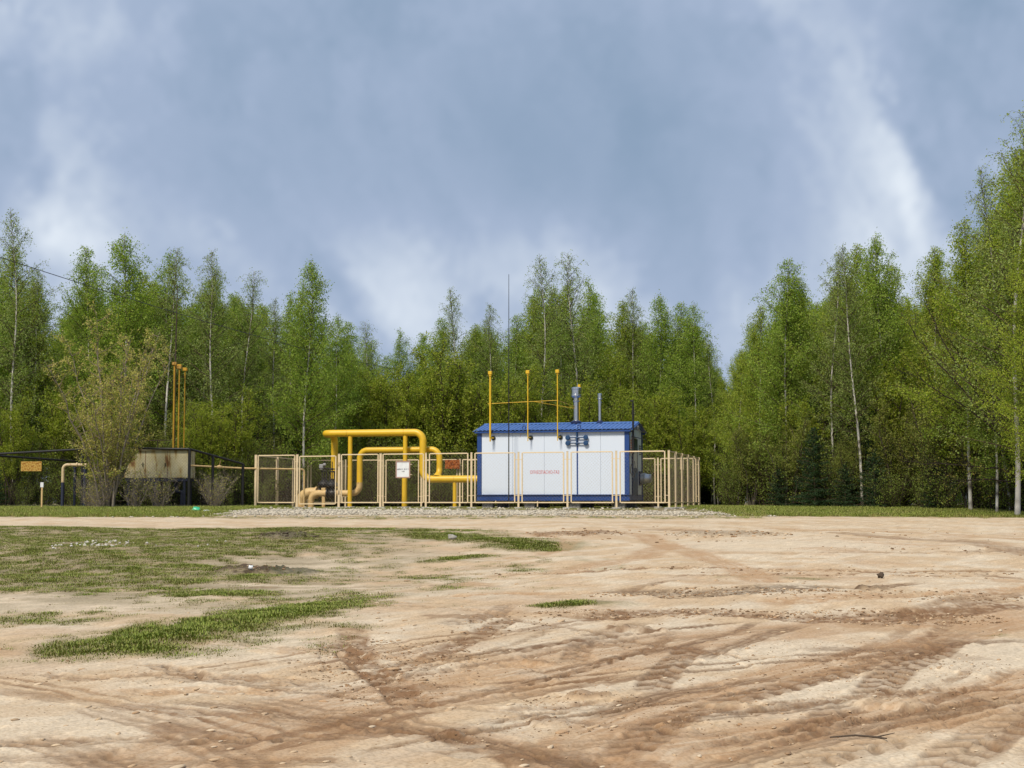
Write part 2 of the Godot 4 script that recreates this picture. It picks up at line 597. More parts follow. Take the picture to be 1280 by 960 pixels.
func grid_into(arr: Array, xs: PackedFloat32Array, zs: PackedFloat32Array, h: PackedFloat32Array, c: PackedColorArray, skirt: float) -> void:
	var v: PackedVector3Array = arr[0]
	var n: PackedVector3Array = arr[1]
	var cc: PackedColorArray = arr[2]
	var ix: PackedInt32Array = arr[3]
	var k0 := v.size()
	var nx := xs.size()
	var nz := zs.size()
	var ex := nx + 2
	var ez := nz + 2
	v.resize(k0 + ex * ez); n.resize(k0 + ex * ez); cc.resize(k0 + ex * ez)
	var w := k0
	for jj in ez:
		var j := clampi(jj - 1, 0, nz - 1)
		for ii in ex:
			var i := clampi(ii - 1, 0, nx - 1)
			var k := j * nx + i
			var drop := skirt if (ii == 0 or jj == 0 or ii == ex - 1 or jj == ez - 1) else 0.0
			v[w] = Vector3(xs[i], h[k] - drop, zs[j])
			var il := maxi(i - 1, 0)
			var ir := mini(i + 1, nx - 1)
			var jn := maxi(j - 1, 0)
			var jf := mini(j + 1, nz - 1)
			var sx := (h[j * nx + ir] - h[j * nx + il]) / (xs[ir] - xs[il])
			var sz := (h[jn * nx + i] - h[jf * nx + i]) / (zs[jn] - zs[jf])
			n[w] = Vector3(-sx, 1.0, -sz).normalized()
			cc[w] = c[k]
			w += 1
	var o := ix.size()
	ix.resize(o + (ex - 1) * (ez - 1) * 6)
	for j in ez - 1:
		for i in ex - 1:
			var a := k0 + j * ex + i
			var b := a + ex
			ix[o] = a; ix[o + 1] = b; ix[o + 2] = b + 1
			ix[o + 3] = a; ix[o + 4] = b + 1; ix[o + 5] = a + 1
			o += 6
	arr[0] = v; arr[1] = n; arr[2] = cc; arr[3] = ix

func build_ground() -> void:
	make_band(-6.6, 6.6, 7.0, 13.0, 0.016, 0.022)
	make_band(-10.6, 10.6, 13.0, 26.0, 0.035, 0.05)
	make_band(-19.5, 19.5, 26.0, 50.0, 0.09, 0.12)
	print("bands ", Time.get_ticks_msec())
	# broad smooth tracks first, then the pressed treads, then churned soil
	track([[-2.0, -7.2], [-1.54, -8.85], [-1.14, -10.12], [-0.45, -10.93], [0.12, -11.61], [1.65, -13.9], [3.6, -15.3], [5.8, -16.9]], 0.6, 0.025, 0.015, 0, OCHRE, 0.75, 1)
	track([[0.25, -7.2], [0.45, -8.85], [0.88, -9.81], [1.37, -10.63], [2.25, -11.83], [2.96, -12.79], [4.04, -14.25], [5.39, -16.08]], 0.34, 0.03, 0.02, 0, OCHRE, 0.9, 2)
	track([[0.4, -7.4], [0.93, -8.61], [1.63, -9.1], [2.35, -9.66], [3.62, -11.0], [5.0, -12.4]], 0.40, 0.03, 0.02, 0, OCHRE, 0.9, 3)
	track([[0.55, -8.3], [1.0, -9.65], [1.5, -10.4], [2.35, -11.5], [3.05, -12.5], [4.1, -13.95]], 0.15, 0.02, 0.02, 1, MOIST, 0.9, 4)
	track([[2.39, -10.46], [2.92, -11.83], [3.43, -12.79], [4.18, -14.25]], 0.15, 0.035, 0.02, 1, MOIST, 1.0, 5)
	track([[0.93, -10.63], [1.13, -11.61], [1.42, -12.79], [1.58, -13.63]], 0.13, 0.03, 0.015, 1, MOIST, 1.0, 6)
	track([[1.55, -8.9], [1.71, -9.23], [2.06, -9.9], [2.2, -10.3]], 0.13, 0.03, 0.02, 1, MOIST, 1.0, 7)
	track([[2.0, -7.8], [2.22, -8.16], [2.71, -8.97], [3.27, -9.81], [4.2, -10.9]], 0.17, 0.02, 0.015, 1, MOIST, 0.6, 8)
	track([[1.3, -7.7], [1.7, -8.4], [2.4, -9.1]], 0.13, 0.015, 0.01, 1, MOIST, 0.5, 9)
	track([[-1.86, -10.63], [-1.23, -9.96], [-0.86, -9.81], [-0.38, -9.23], [0.09, -8.38], [0.3, -7.5]], 0.2, 0.012, 0.012, 2, OCHRE, 0.6, 10)
	track([[-2.85, -10.29], [-2.42, -9.81], [-1.87, -9.1], [-1.42, -8.38], [-1.2, -7.5]], 0.19, 0.012, 0.012, 2, OCHRE, 0.5, 11)
	track([[-2.9, -9.2], [-2.68, -8.85], [-2.31, -8.49], [-1.98, -8.06], [-1.7, -7.4]], 0.18, 0.015, 0.01, 2, OCHRE, 0.5, 12)
	track([[-0.6, -8.9], [-0.2, -8.6], [0.25, -8.5], [0.5, -8.0], [0.6, -7.3]], 0.2, 0.02, 0.015, 2, MOIST, 0.5, 13)
	track([[-1.74, -13.81], [-1.32, -12.79], [-1.07, -11.83], [-0.78, -10.82], [-0.58, -9.81]], 0.14, 0.02, 0.03, 3, MOIST, 0.95, 14)
	track([[-1.54, -14.93], [-1.36, -13.5], [-1.14, -12.29]], 0.13, 0.015, 0.03, 3, MOIST, 0.9, 15)
	track([[-1.25, -11.4], [-1.05, -11.61], [-0.73, -12.29], [-0.45, -13.34], [-0.19, -14.93], [0.08, -15.91]], 0.12, 0.015, 0.03, 3, MOIST, 0.9, 16)
	track([[-3.77, -11.83], [-3.22, -11.4], [-2.63, -11.61], [-1.82, -11.4], [-1.2, -11.2]], 0.12, 0.02, 0.025, 3, MOIST, 0.6, 17)
	track([[-3.0, -10.7], [-2.2, -10.9], [-1.3, -10.7]], 0.16, 0.01, 0.015, 3, OCHRE, 0.7, 18)
	track([[-0.41, -10.06], [0.0, -9.96], [0.31, -10.12], [0.8, -10.35], [1.1, -10.5]], 0.09, 0.03, 0.045, 3, MOIST, 0.75, 19)
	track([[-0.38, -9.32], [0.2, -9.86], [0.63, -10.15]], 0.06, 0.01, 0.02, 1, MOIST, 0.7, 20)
	# farther ruts
	track([[-0.5, -22.2], [0.93, -22.43], [3.79, -22.92], [5.1, -22.43], [7.22, -23.26], [9.5, -23.6]], 0.15, 0.04, 0.05, 3, MOIST, 0.85, 21)
	track([[1.99, -21.35], [3.58, -21.65], [5.29, -22.0], [7.5, -22.1]], 0.13, 0.03, 0.04, 3, MOIST, 0.8, 22)
	track([[0.58, -22.43], [2.08, -25.14], [2.92, -29.43], [2.8, -33.0], [1.5, -36.0]], 0.3, 0.035, 0.03, 0, OCHRE, 0.8, 23)
	track([[2.94, -30.5], [3.1, -27.0], [3.25, -24.17], [3.36, -22.43], [3.3, -20.0]], 0.28, 0.03, 0.03, 0, OCHRE, 0.8, 24)
	track([[3.0, -36.8], [5.88, -35.48], [7.03, -33.93], [8.55, -30.59], [9.3, -26.9], [10.2, -24.0]], 0.5, 0.04, 0.04, 0, MOIST, 0.65, 25)
	track([[6.0, -38.0], [8.0, -36.2], [10.0, -33.0], [11.2, -29.0]], 0.4, 0.03, 0.04, 0, OCHRE, 0.7, 26)
	track([[-14.0, -39.4], [-6.0, -39.3], [0.0, -39.0], [8.0, -40.5], [18.0, -42.5]], 0.35, 0.03, 0.03, 0, OCHRE, 0.35, 27)
	track([[-14.0, -41.6], [-6.0, -41.4], [0.0, -41.0], [8.0, -42.2], [18.0, -44.2]], 0.35, 0.03, 0.03, 0, PALE, 0.5, 28)
	track([[0.4, -15.6], [0.9, -15.67], [1.34, -16.24], [2.16, -16.08], [2.95, -15.7], [3.9, -16.1], [4.68, -16.5], [6.0, -17.6]], 0.32, 0.03, 0.05, 3, MOIST, 0.95, 29)
	track([[1.1, -19.3], [1.47, -19.01], [1.97, -18.13], [2.76, -18.45], [3.58, -19.24], [4.6, -19.6]], 0.38, 0.03, 0.05, 3, DARK, 0.75, 30)
	track([[2.6, -17.1], [3.4, -17.5], [4.16, -17.92], [5.43, -18.78], [6.58, -19.61], [8.0, -20.5]], 0.3, 0.03, 0.04, 3, OCHRE, 0.85, 31)
	track([[3.2, -15.2], [4.1, -15.9], [5.0, -17.4], [6.3, -19.2]], 0.25, 0.03, 0.04, 3, MOIST, 0.7, 32)
	track([[-1.2, -18.2], [0.0, -18.6], [1.4, -18.9]], 0.14, 0.02, 0.03, 3, OCHRE, 0.7, 33)
	track([[-3.63, -13.06], [-3.4, -14.3], [-2.9, -16.6], [-2.2, -18.6], [-1.2, -20.0]], 0.12, 0.03, 0.03, 0, PALE, 0.7, 34)
	track([[-0.2, -25.6], [0.8, -28.0], [1.2, -31.0], [0.4, -34.0]], 0.2, 0.02, 0.03, 3, OCHRE, 0.6, 35)
	track([[4.2, -26.2], [6.0, -26.6], [8.0, -27.2], [10.0, -28.6]], 0.14, 0.03, 0.04, 3, MOIST, 0.6, 36)
	track([[4.6, -30.4], [6.4, -30.0], [8.2, -28.4]], 0.16, 0.03, 0.04, 3, OCHRE, 0.6, 37)
	# narrow wheel lines fanning out the same way
	var rl := RandomNumberGenerator.new()
	rl.seed = 17
	for k in 30:
		var x0 := rl.randf_range(-2.6, 3.2)
		var d0 := rl.randf_range(8.0, 12.5)
		var an := rl.randf_range(0.55, 1.15) if k % 3 else rl.randf_range(2.1, 2.7)
		var p := Vector2(x0, -d0)
		var pts := []
		var turn := rl.randf_range(-0.12, 0.10)
		for i in 6:
			pts.append([p.x, p.y])
			p += Vector2(cos(an), -sin(an)) * rl.randf_range(0.7, 1.1)
			an += turn
		if p.x < -1.0 and p.y < -13.0: continue
		var wide := rl.randf_range(0.035, 0.075)
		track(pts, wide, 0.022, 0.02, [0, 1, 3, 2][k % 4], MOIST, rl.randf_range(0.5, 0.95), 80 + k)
		if k % 2 == 0:
			var off := rl.randf_range(0.22, 0.34)
			for q in pts: q[0] += off
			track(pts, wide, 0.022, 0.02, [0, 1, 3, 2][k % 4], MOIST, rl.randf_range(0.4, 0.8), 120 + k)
	var rt := RandomNumberGenerator.new()
	rt.seed = 41
	for k in 26:
		var d := 8.3 + 13.0 * pow(rt.randf(), 1.3)
		var x := rt.randf_range(-0.33, 0.36) * d
		if x < -0.12 * d and d > 12.0: continue
		var an := rt.randf_range(0.2, 1.3) if x > -0.5 else rt.randf_range(-0.9, 0.5)
		var ln := rt.randf_range(0.7, 2.2)
		var t := Vector2(cos(an), -sin(an)) * ln
		var cu := Vector2(t.y, -t.x) * rt.randf_range(-0.2, 0.2)
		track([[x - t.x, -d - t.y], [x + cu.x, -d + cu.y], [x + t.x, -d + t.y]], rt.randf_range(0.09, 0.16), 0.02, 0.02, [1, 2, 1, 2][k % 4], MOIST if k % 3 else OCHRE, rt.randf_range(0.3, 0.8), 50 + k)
	print("tracks ", Time.get_ticks_msec())
	# lumps, slabs and scrapes
	lump(2.5, -10.22, 0.3, 0.16, 0.25, 0.05, SAND, 0.4, 0.3)
	lump(1.42, -10.15, 0.22, 0.09, 0.45, 0.045, SAND, 0.5, 0.3)
	lump(0.5, -10.5, 0.2, 0.12, 0.1, 0.045, MOIST, 0.6, 0.6)
	lump(0.22, -9.5, 0.16, 0.2, 0.0, 0.03, MOIST, 0.4, 0.7)
	lump(0.95, -9.4, 0.09, 0.06, 0.3, 0.03, OCHRE, 0.6, 0.5)
	lump(0.02, -8.35, 0.14, 0.14, 0.3, 0.02, MOIST, 0.7, 0.6)
	lump(-0.35, -9.15, 0.09, 0.09, 0.3, 0.016, MOIST, 0.8, 0.8)
	lump(0.2, -12.2, 0.16, 0.07, 0.5, 0.04, MOIST, 0.5, 0.5)
	lump(-4.0, -23.8, 0.62, 0.6, 0.2, 0.07, C(0.075, 0.055, 0.038), 0.95, 0.9)
	lump(-3.3, -23.7, 0.45, 0.5, 0.2, 0.06, C(0.09, 0.09, 0.06), 0.8, 0.9)
	lump(-4.7, -32.2, 0.55, 0.9, 0.2, 0.08, C(0.10, 0.09, 0.06), 0.85, 0.9)
	lump(4.6, -33.0, 1.2, 1.2, 0.2, 0.08, C(0.30, 0.24, 0.17), 0.7, 0.8)
	lump(1.4, -33.8, 1.1, 1.1, 0.2, 0.05, MOIST, 0.7, 0.8)
	lump(4.5, -19.4, 0.25, 0.3, 0.2, 0.07, DARK, 0.6, 0.8)
	lump(1.2, -14.6, 0.3, 0.14, 0.3, 0.05, MOIST, 0.5, 0.8)
	var r := RandomNumberGenerator.new()
	r.seed = 5
	for k in 90:
		var d := 8.0 + 32.0 * pow(r.randf(), 1.6)
		var x := r.randf_range(-0.4, 0.4) * d
		if x < -0.5 and d > 13.0 and r.randf() < 0.6: continue
		var s := r.randf_range(0.08, 0.3) * (0.6 + d * 0.04)
		var tint: Color = [MOIST, OCHRE, PALE, SAND][r.randi() % 4]
		lump(x, -d, s * 1.6, s, r.randf_range(-0.4, 1.0), r.randf_range(-0.012, 0.016) * (0.5 + d * 0.03), tint, r.randf_range(0.2, 0.6), 0.6)
	print("lumps ", Time.get_ticks_msec())
	var arr := [PackedVector3Array(), PackedVector3Array(), PackedColorArray(), PackedInt32Array()]
	for bb in bands:
		var b: Band = bb
		var xs := PackedFloat32Array()
		var zs := PackedFloat32Array()
		for i in b.nx: xs.append(b.x0 + i * b.dx)
		for j in b.nz: zs.append(b.z0 - j * b.dz)
		grid_into(arr, xs, zs, b.h, b.c, 0.05)
	# the wide coarse part of the same sheet
	var cx := PackedFloat32Array()
	var cz := PackedFloat32Array()
	for i in 241:
		var t := (i - 120) / 120.0
		cx.append(t * 30.0 + signf(t) * pow(absf(t), 6.0) * 770.0)
	for j in 200:
		var t := j / 199.0
		cz.append(30.0 - t * 110.0 - pow(t, 7.0) * 820.0)
	var hh := PackedFloat32Array()
	var hc := PackedColorArray()
	for j in cz.size():
		for i in cx.size():
			var x := cx[i]
			var z := cz[j]
			var y := base_h(x, z)
			var lim := 6.6 if z > -13.0 else (10.6 if z > -26.0 else 19.5)
			if z < -7.7 and z > -49.4 and absf(x) < lim - 0.7: y -= 0.25
			hh.append(y)
			hc.append(soil(x, z))
	grid_into(arr, cx, cz, hh, hc, 0.0)
	var a := []
	a.resize(Mesh.ARRAY_MAX)
	a[Mesh.ARRAY_VERTEX] = arr[0]
	a[Mesh.ARRAY_NORMAL] = arr[1]
	a[Mesh.ARRAY_COLOR] = arr[2]
	a[Mesh.ARRAY_INDEX] = arr[3]
	var m := ArrayMesh.new()
	m.add_surface_from_arrays(Mesh.PRIMITIVE_TRIANGLES, a)
	var o := obj("ground", m, M.ground)
	o.set_meta("kind", "structure")
	o.set_meta("label", "sandy clearing with wheel ruts and thin grass")

func multi(called: String, m: Mesh, mt: Material, xf: Array, cols: Array, label: String, category: String) -> void:
	var mm := MultiMesh.new()
	mm.transform_format = MultiMesh.TRANSFORM_3D
	mm.use_colors = cols.size() > 0
	mm.mesh = m
	mm.instance_count = xf.size()
	for i in xf.size():
		mm.set_instance_transform(i, xf[i])
		if cols.size() > 0: mm.set_instance_color(i, cols[i])
	var o := MultiMeshInstance3D.new()
	o.multimesh = mm
	o.material_override = mt
	o.name = numbered(called)
	add_child(o)
	o.set_meta("kind", "stuff")
	tag(o, label, category)

func stone_mesh(sd: int, lumps := 0.25) -> ArrayMesh:
	var s := SphereMesh.new()
	s.radius = 0.5
	s.height = 1.0
	s.radial_segments = 8
	s.rings = 4
	var arr := s.get_mesh_arrays()
	var v: PackedVector3Array = arr[Mesh.ARRAY_VERTEX]
	var f := FastNoiseLite.new()
	f.seed = sd
	f.frequency = 1.1
	for i in v.size(): v[i] *= 1.0 + f.get_noise_3dv(v[i] * 2.0) * lumps * 2.6
	arr[Mesh.ARRAY_VERTEX] = v
	arr[Mesh.ARRAY_TANGENT] = null
	var st := SurfaceTool.new()
	st.create_from_arrays(arr)
	st.deindex()
	st.set_smooth_group(-1)
	st.generate_normals()
	return st.commit()

func tuft_mesh(sd: int, blades: int, hgh: float, spread: float) -> ArrayMesh:
	var r := RandomNumberGenerator.new()
	r.seed = sd
	var b := MB.new()
	for i in blades:
		var a := r.randf() * TAU
		var o := Vector3(cos(a), 0, sin(a)) * spread * sqrt(r.randf())
		var out := Vector3(cos(a + r.randf_range(-1, 1)), 0, sin(a + r.randf_range(-1, 1)))
		var h := hgh * r.randf_range(0.5, 1.1)
		var w := r.randf_range(0.003, 0.006)
		var lean := h * r.randf_range(0.15, 0.8)
		var sd_v := Vector3(-out.z, 0, out.x) * w
		var p1 := o + out * lean * 0.35 + Vector3(0, h * 0.6, 0)
		var p2 := o + out * lean + Vector3(0, h, 0)
		var nn := (out * -0.5 + Vector3.UP * 0.6).normalized()
		var t := r.randf_range(0.7, 1.25)
		b.col = Color(t * r.randf_range(0.85, 1.25), t, t)
		b.quad(o - sd_v, o + sd_v, p1 + sd_v * 0.8, p1 - sd_v * 0.8, nn)
		b.tri(p1 - sd_v * 0.8, p1 + sd_v * 0.8, p2, nn)
	return b.mesh()

func z_of(d: float) -> float:
	return -d

func build_cover() -> void:
	var r := RandomNumberGenerator.new()
	r.seed = 77
	# grass
	var xf := [[], [], []]
	var cl := [[], [], []]
	var tries := 0
	var put := 0
	while tries < 400000:
		tries += 1
		var d: float
		var x: float
		if tries < 260000:
			d = r.randf_range(12.3, 37.6)
			x = r.randf_range(-0.38 * d, 0.9) if d > 15 or r.randf() < 0.7 else r.randf_range(-0.35 * d, 4.6)
			if x > -0.0 and d > 18.0 and r.randf() < 0.2: x = r.randf_range(0.0, 5.0)
		else:
			d = r.randf_range(43.0, 64.0)
			x = r.randf_range(-0.37 * d, 0.37 * d)
		var z := -d
		var g := grass_at(x, z)
		if g < 0.06: continue
		if r.randf() > pow(g, 1.7): continue
		var k := r.randi() % 2 if d < 40.0 else 2
		var s := r.randf_range(0.5, 1.15) * (0.55 + 0.6 * g)
		if d > 40.0 and (x > -9.0 and x < 6.5): s *= 0.5
		var b := Basis(Vector3.UP, r.randf() * TAU).scaled(Vector3(s, s * r.randf_range(0.7, 1.2), s))
		xf[k].append(Transform3D(b, Vector3(x, hgt(x, z) - 0.006, z)))
		var dry := clampf(r.randf() * 1.3 - g * 0.6 + nz_patch.get_noise_2d(x + 40.0, z) * 0.5, 0.0, 1.0)
		var lush := Color(0.20, 0.25, 0.05)
		var c := lush.lerp(Color(0.27, 0.23, 0.11), dry)
		var t := r.randf_range(0.75, 1.3)
		if d > 40.0: t *= 1.35
		cl[k].append(Color(c.r * t, c.g * t, c.b * t))
		put += 1
	print("grass ", put)
	multi("grass", tuft_mesh(1, 11, 0.026, 0.10), M.grass, xf[0], cl[0], "short green grass in patches on the sandy ground", "grass")
	multi("grass", tuft_mesh(2, 7, 0.042, 0.10), M.grass, xf[1], cl[1], "taller sparse grass blades among the sandy patches", "grass")
	multi("grass", tuft_mesh(3, 16, 0.10, 0.12), M.grass, xf[2], cl[2], "strip of green grass along the foot of the trees and fence", "grass")
	# gravel strip before the fence
	for k in 3:
		var gx := []
		var gc := []
		var a := 0
		while gx.size() < 2600 and a < 60000:
			a += 1
			var x := r.randf_range(-12.0, 8.0)
			var z := -r.randf_range(43.8, 57.0)
			var g := gravel_at(x, z)
			if r.randf() > g + 0.012: continue
			var s := r.randf_range(0.03, 0.085) * (1.0 if r.randf() < 0.95 else 1.5)
			var b := Basis.from_euler(Vector3(r.randf() * TAU, r.randf() * TAU, r.randf() * TAU)).scaled(Vector3(s, s * 0.7, s * 1.1))
			gx.append(Transform3D(b, Vector3(x, hgt(x, z) + s * 0.15, z)))
			var t := r.randf_range(0.55, 1.25)
			gc.append(Color(0.46 * t, 0.42 * t, 0.34 * t))
		multi("gravel", stone_mesh(40 + k), M.stone, gx, gc, "pale crushed stone spread along the front of the beige fence", "gravel")
	# clods of churned soil
	var zones := [[-1.3, -12.6, 0.5, 1.3, 300, 0.02], [-0.85, -11.0, 0.4, 0.9, 240, 0.018], [-0.6, -12.8, 0.4, 1.0, 150, 0.02], [0.0, -15.3, 0.5, 0.9, 160, 0.022], [-1.0, -14.2, 0.9, 0.8, 90, 0.018],
		[1.6, -16.1, 1.4, 0.45, 420, 0.028], [3.8, -16.0, 1.3, 0.7, 520, 0.028], [2.4, -18.5, 1.6, 0.6, 420, 0.032], [4.6, -18.3, 1.6, 0.9, 260, 0.03], [3.5, -22.6, 5.0, 0.3, 420, 0.035], [5.5, -21.9, 3.0, 0.25, 160, 0.035],
		[-3.9, -23.8, 0.7, 0.5, 130, 0.035], [-4.7, -32.2, 0.7, 0.9, 120, 0.06], [4.6, -33.0, 1.4, 1.3, 200, 0.06], [1.4, -33.8, 1.2, 1.2, 160, 0.05], [-2.9, -11.5, 1.4, 0.4, 160, 0.014], [0.6, -10.3, 0.6, 0.25, 130, 0.014],
		[1.0, -9.6, 0.5, 0.7, 130, 0.013], [2.4, -11.9, 0.7, 0.8, 180, 0.015], [3.3, -12.5, 0.5, 1.0, 170, 0.015], [0.2, -9.4, 0.3, 0.4, 90, 0.014], [-0.3, -9.1, 0.2, 0.2, 50, 0.014], [7.5, -27.5, 3.0, 1.0, 200, 0.045], [0.0, -22.0, 10.0, 14.0, 1000, 0.022], [0.0, -11.0, 4.5, 3.5, 4200, 0.008], [2.0, -11.5, 2.0, 2.6, 1500, 0.010], [-0.9, -11.8, 0.7, 2.0, 600, 0.012], [6.0, -34.0, 8.0, 4.0, 350, 0.05]]
	for k in 2:
		var gx := []
		var gc := []
		for q in zones:
			for i in int(q[4] * (0.9 if q[2] < 2.5 else 0.35)):
				var a := r.randf() * TAU
				var rr := sqrt(r.randf())
				var x: float = q[0] + cos(a) * rr * q[2]
				var z: float = q[1] + sin(a) * rr * q[3]
				if z > -7.2: continue
				var s: float = q[5] * (0.3 + 1.2 * pow(r.randf(), 4.0)) * 0.75
				var b := Basis.from_euler(Vector3(r.randf() * TAU, r.randf() * TAU, r.randf() * TAU)).scaled(Vector3(s * 1.4, s * 0.7, s))
				gx.append(Transform3D(b, Vector3(x, hgt(x, z) + s * 0.12, z)))
				var base: Color = DARK.lerp(OCHRE, r.randf()) if r.randf() < 0.8 else SAND
				if q[5] >= 0.05 and q[0] < 0.0: base = C(0.07, 0.052, 0.036)
				var t := r.randf_range(0.75, 1.15)
				gc.append(Color(base.r * t, base.g * t, base.b * t))
		multi("soil_clods", stone_mesh(60 + k, 0.4), M.stone, gx, gc, "crumbled brown soil clods thrown up by the wheel ruts", "soil")
	# broken plates of dried crust along the ruts
	var px := []
	var pc := []
	for i in 900:
		var d := 8.2 + 16.0 * pow(r.randf(), 1.5)
		var x := r.randf_range(-0.34, 0.36) * d
		if x < -0.1 * d and d > 12.5: continue
		var near := nz_streak.get_noise_2d(x * 0.83 + z_of(d) * 0.55, (x * 0.55 - z_of(d) * 0.83) * 0.25)
		if absf(near) > 0.22: continue
		var s := r.randf_range(0.010, 0.034) * (1.0 if r.randf() < 0.92 else 1.9)
		var b := Basis(Vector3.UP, 0.95 + r.randfn() * 0.35) * Basis.from_euler(Vector3(r.randfn() * 0.07, 0, r.randfn() * 0.07))
		px.append(Transform3D(b.scaled_local(Vector3(s * 2.2, minf(s * 0.7, 0.03), s)), Vector3(x, hgt(x, -d) + 0.002, -d)))
		var base: Color = SAND.lerp([PALE, OCHRE, MOIST][r.randi() % 3], r.randf() * 0.8)
		pc.append(base)
	multi("crust_plates", stone_mesh(81, 0.35), M.stone, px, pc, "thin broken plates of dried sand crust along the ruts", "soil")
	# a spill of white rubble in the grass
	var wx := []
	var wc := []
	for i in 110:
		var x := -7.9 + r.randfn() * 0.3
		var z := -29.2 + r.randfn() * 0.8
		if i % 9 == 0: x += r.randf_range(0.4, 2.2)
		var s := r.randf_range(0.015, 0.06)
		wx.append(Transform3D(Basis.from_euler(Vector3(r.randf() * 6, r.randf() * 6, 0)).scaled(Vector3(s, s * 0.7, s)), Vector3(x, hgt(x, z) + s * 0.2, z)))
		wc.append(Color(0.5, 0.48, 0.44))
	multi("rubble", stone_mesh(71), M.stone, wx, wc, "spill of white broken rubble lying in the grass", "rubble")

# ---------------------------------------------------------------- trees and shrubs
func make_frames() -> void:
	var r := RandomNumberGenerator.new()
	r.seed = 9
	for i in 256:
		var a := Vector3(r.randfn(), r.randfn() - 0.35, r.randfn()).normalized()
		var b := a.cross(Vector3(r.randfn(), r.randfn(), r.randfn()).normalized()).normalized()
		frames.append([a, b, a.cross(b)])

func leaf_builder() -> LB:
	var l := LB.new()
	l.fr = frames
	return l

# one branch with twigs and leaves. o: {twigs per metre, leaves per metre of twig, leaf size, palette, droop}
func branch(tb: MB, lb: LB, r: RandomNumberGenerator, p0: Vector3, dir: Vector3, ln: float, rad: float, o: Dictionary) -> void:
	var pts := [p0]
	var d := dir.normalized()
	var p := p0
	var seg := 4
	for i in seg:
		p += d * ln / seg
		pts.append(p)
		d = (d + Vector3(r.randfn() * 0.12, o.curve * 0.22 + r.randfn() * 0.08, r.randfn() * 0.12)).normalized()
	tb.col = o.twig
	tb.tube(pts, [rad, rad * 0.75, rad * 0.55, rad * 0.35, 0.002], 3, false)
	var cnt := int(ln * o.twigs) + 2
	for i in cnt:
		var s := lerpf(o.get("from", 0.15), 1.0, (i + r.randf()) / cnt)
		var f := s * seg
		var k := mini(int(f), seg - 1)
		var q: Vector3 = pts[k].lerp(pts[k + 1], f - k)
		var td: Vector3 = ((pts[k + 1] - pts[k]).normalized() * 0.55 + Vector3(r.randfn(), r.randfn() * 0.7 + o.rise, r.randfn()) * 0.6).normalized()
		var tl: float = o.twig_len * r.randf_range(0.5, 1.3) * (1.15 - 0.4 * s)
		var e: Vector3 = q + td * tl * 0.6
		var e2: Vector3 = e + (td * 0.5 + Vector3(0, o.droop, 0)).normalized() * tl * 0.5
		tb.tube([q, e, e2], [o.twig_r, o.twig_r * 0.7, o.twig_r * 0.3], 3, false)
		var lc := int(tl * o.leaves * r.randf_range(0.7, 1.3)) + 1
		var tone: Color = o.c0.lerp(o.c1, r.randf())
		for m in lc:
			var w := pow(r.randf(), 0.8)
			var at: Vector3 = (q.lerp(e, w * 2.0) if w < 0.5 else e.lerp(e2, w * 2.0 - 1.0)) + Vector3(r.randfn(), r.randfn() - 0.3, r.randfn()) * o.loose
			var t := r.randf_range(0.75, 1.25)
			lb.leaf(at, o.leaf * r.randf_range(0.65, 1.3), o.get("aspect", 0.75), Color(tone.r * t * r.randf_range(0.9, 1.12), tone.g * t, tone.b * t), r.randi())

func birch_meshes(sd: int, h: float, cs: float, wide: float, o: Dictionary) -> Array:
	var r := RandomNumberGenerator.new()
	r.seed = sd
	var tb := MB.new()
	var lb := leaf_builder()
	var pts := []
	var rad := []
	var tints := []
	var sway := Vector3(r.randfn(), 0, r.randfn()) * 0.16
	var sway2 := Vector3(r.randfn(), 0, r.randfn()) * 0.05
	var r0 := h * 0.006
	var n := int(h / 0.14)
	var dark := 0.0
	for i in n + 1:
		var t := float(i) / n
		pts.append(Vector3(0, t * h - 0.15 * (1.0 - t), 0) + sway * (t * t * 2.0 - t * 0.6) + sway2 * sin(t * 9.0 + sd))
		rad.append(maxf(0.006, r0 * pow(1.0 - t, 0.85) * (1.0 + 0.25 * exp(-t * 40.0))))
		dark = maxf(dark * 0.3, 1.0 if r.randf() < 0.16 else 0.0)
		var wht: Color = Color(0.58, 0.56, 0.52).lerp(Color(0.10, 0.085, 0.07), clampf(dark * 0.85 + (0.75 if t < 0.05 else 0.0) * r.randf(), 0.0, 1.0))
		tints.append(wht * r.randf_range(0.8, 1.1))
	tb.tube(pts, rad, 7, false, tints)
	var nb := int(h * o.branches)
	var az := r.randf() * TAU
	for i in nb:
		var tt := pow((i + r.randf()) / nb, 0.85)
		var t := cs + (0.985 - cs) * tt
		var f := t * n
		var k := mini(int(f), n - 1)
		var p: Vector3 = pts[k].lerp(pts[k + 1], f - k)
		az += 2.4 + r.randfn() * 0.5
		var prof := pow(1.0 - tt, o.get("cone", 0.62)) * (0.55 + 0.45 * smoothstep(0.0, 0.22, tt))
		var ln := maxf(0.26, wide * prof * r.randf_range(0.45, 1.4))
		var el := lerpf(0.45, 1.15, tt) + r.randfn() * 0.15
		var dir := Vector3(cos(az) * cos(el), sin(el), sin(az) * cos(el))
		var oo := o.duplicate()
		oo.twig_len = o.twig_len * clampf(ln / 0.9, 0.5, 1.0)
		branch(tb, lb, r, p, dir, ln, 0.010 + 0.006 * ln, oo)
	return [tb.mesh(), lb.mesh()]

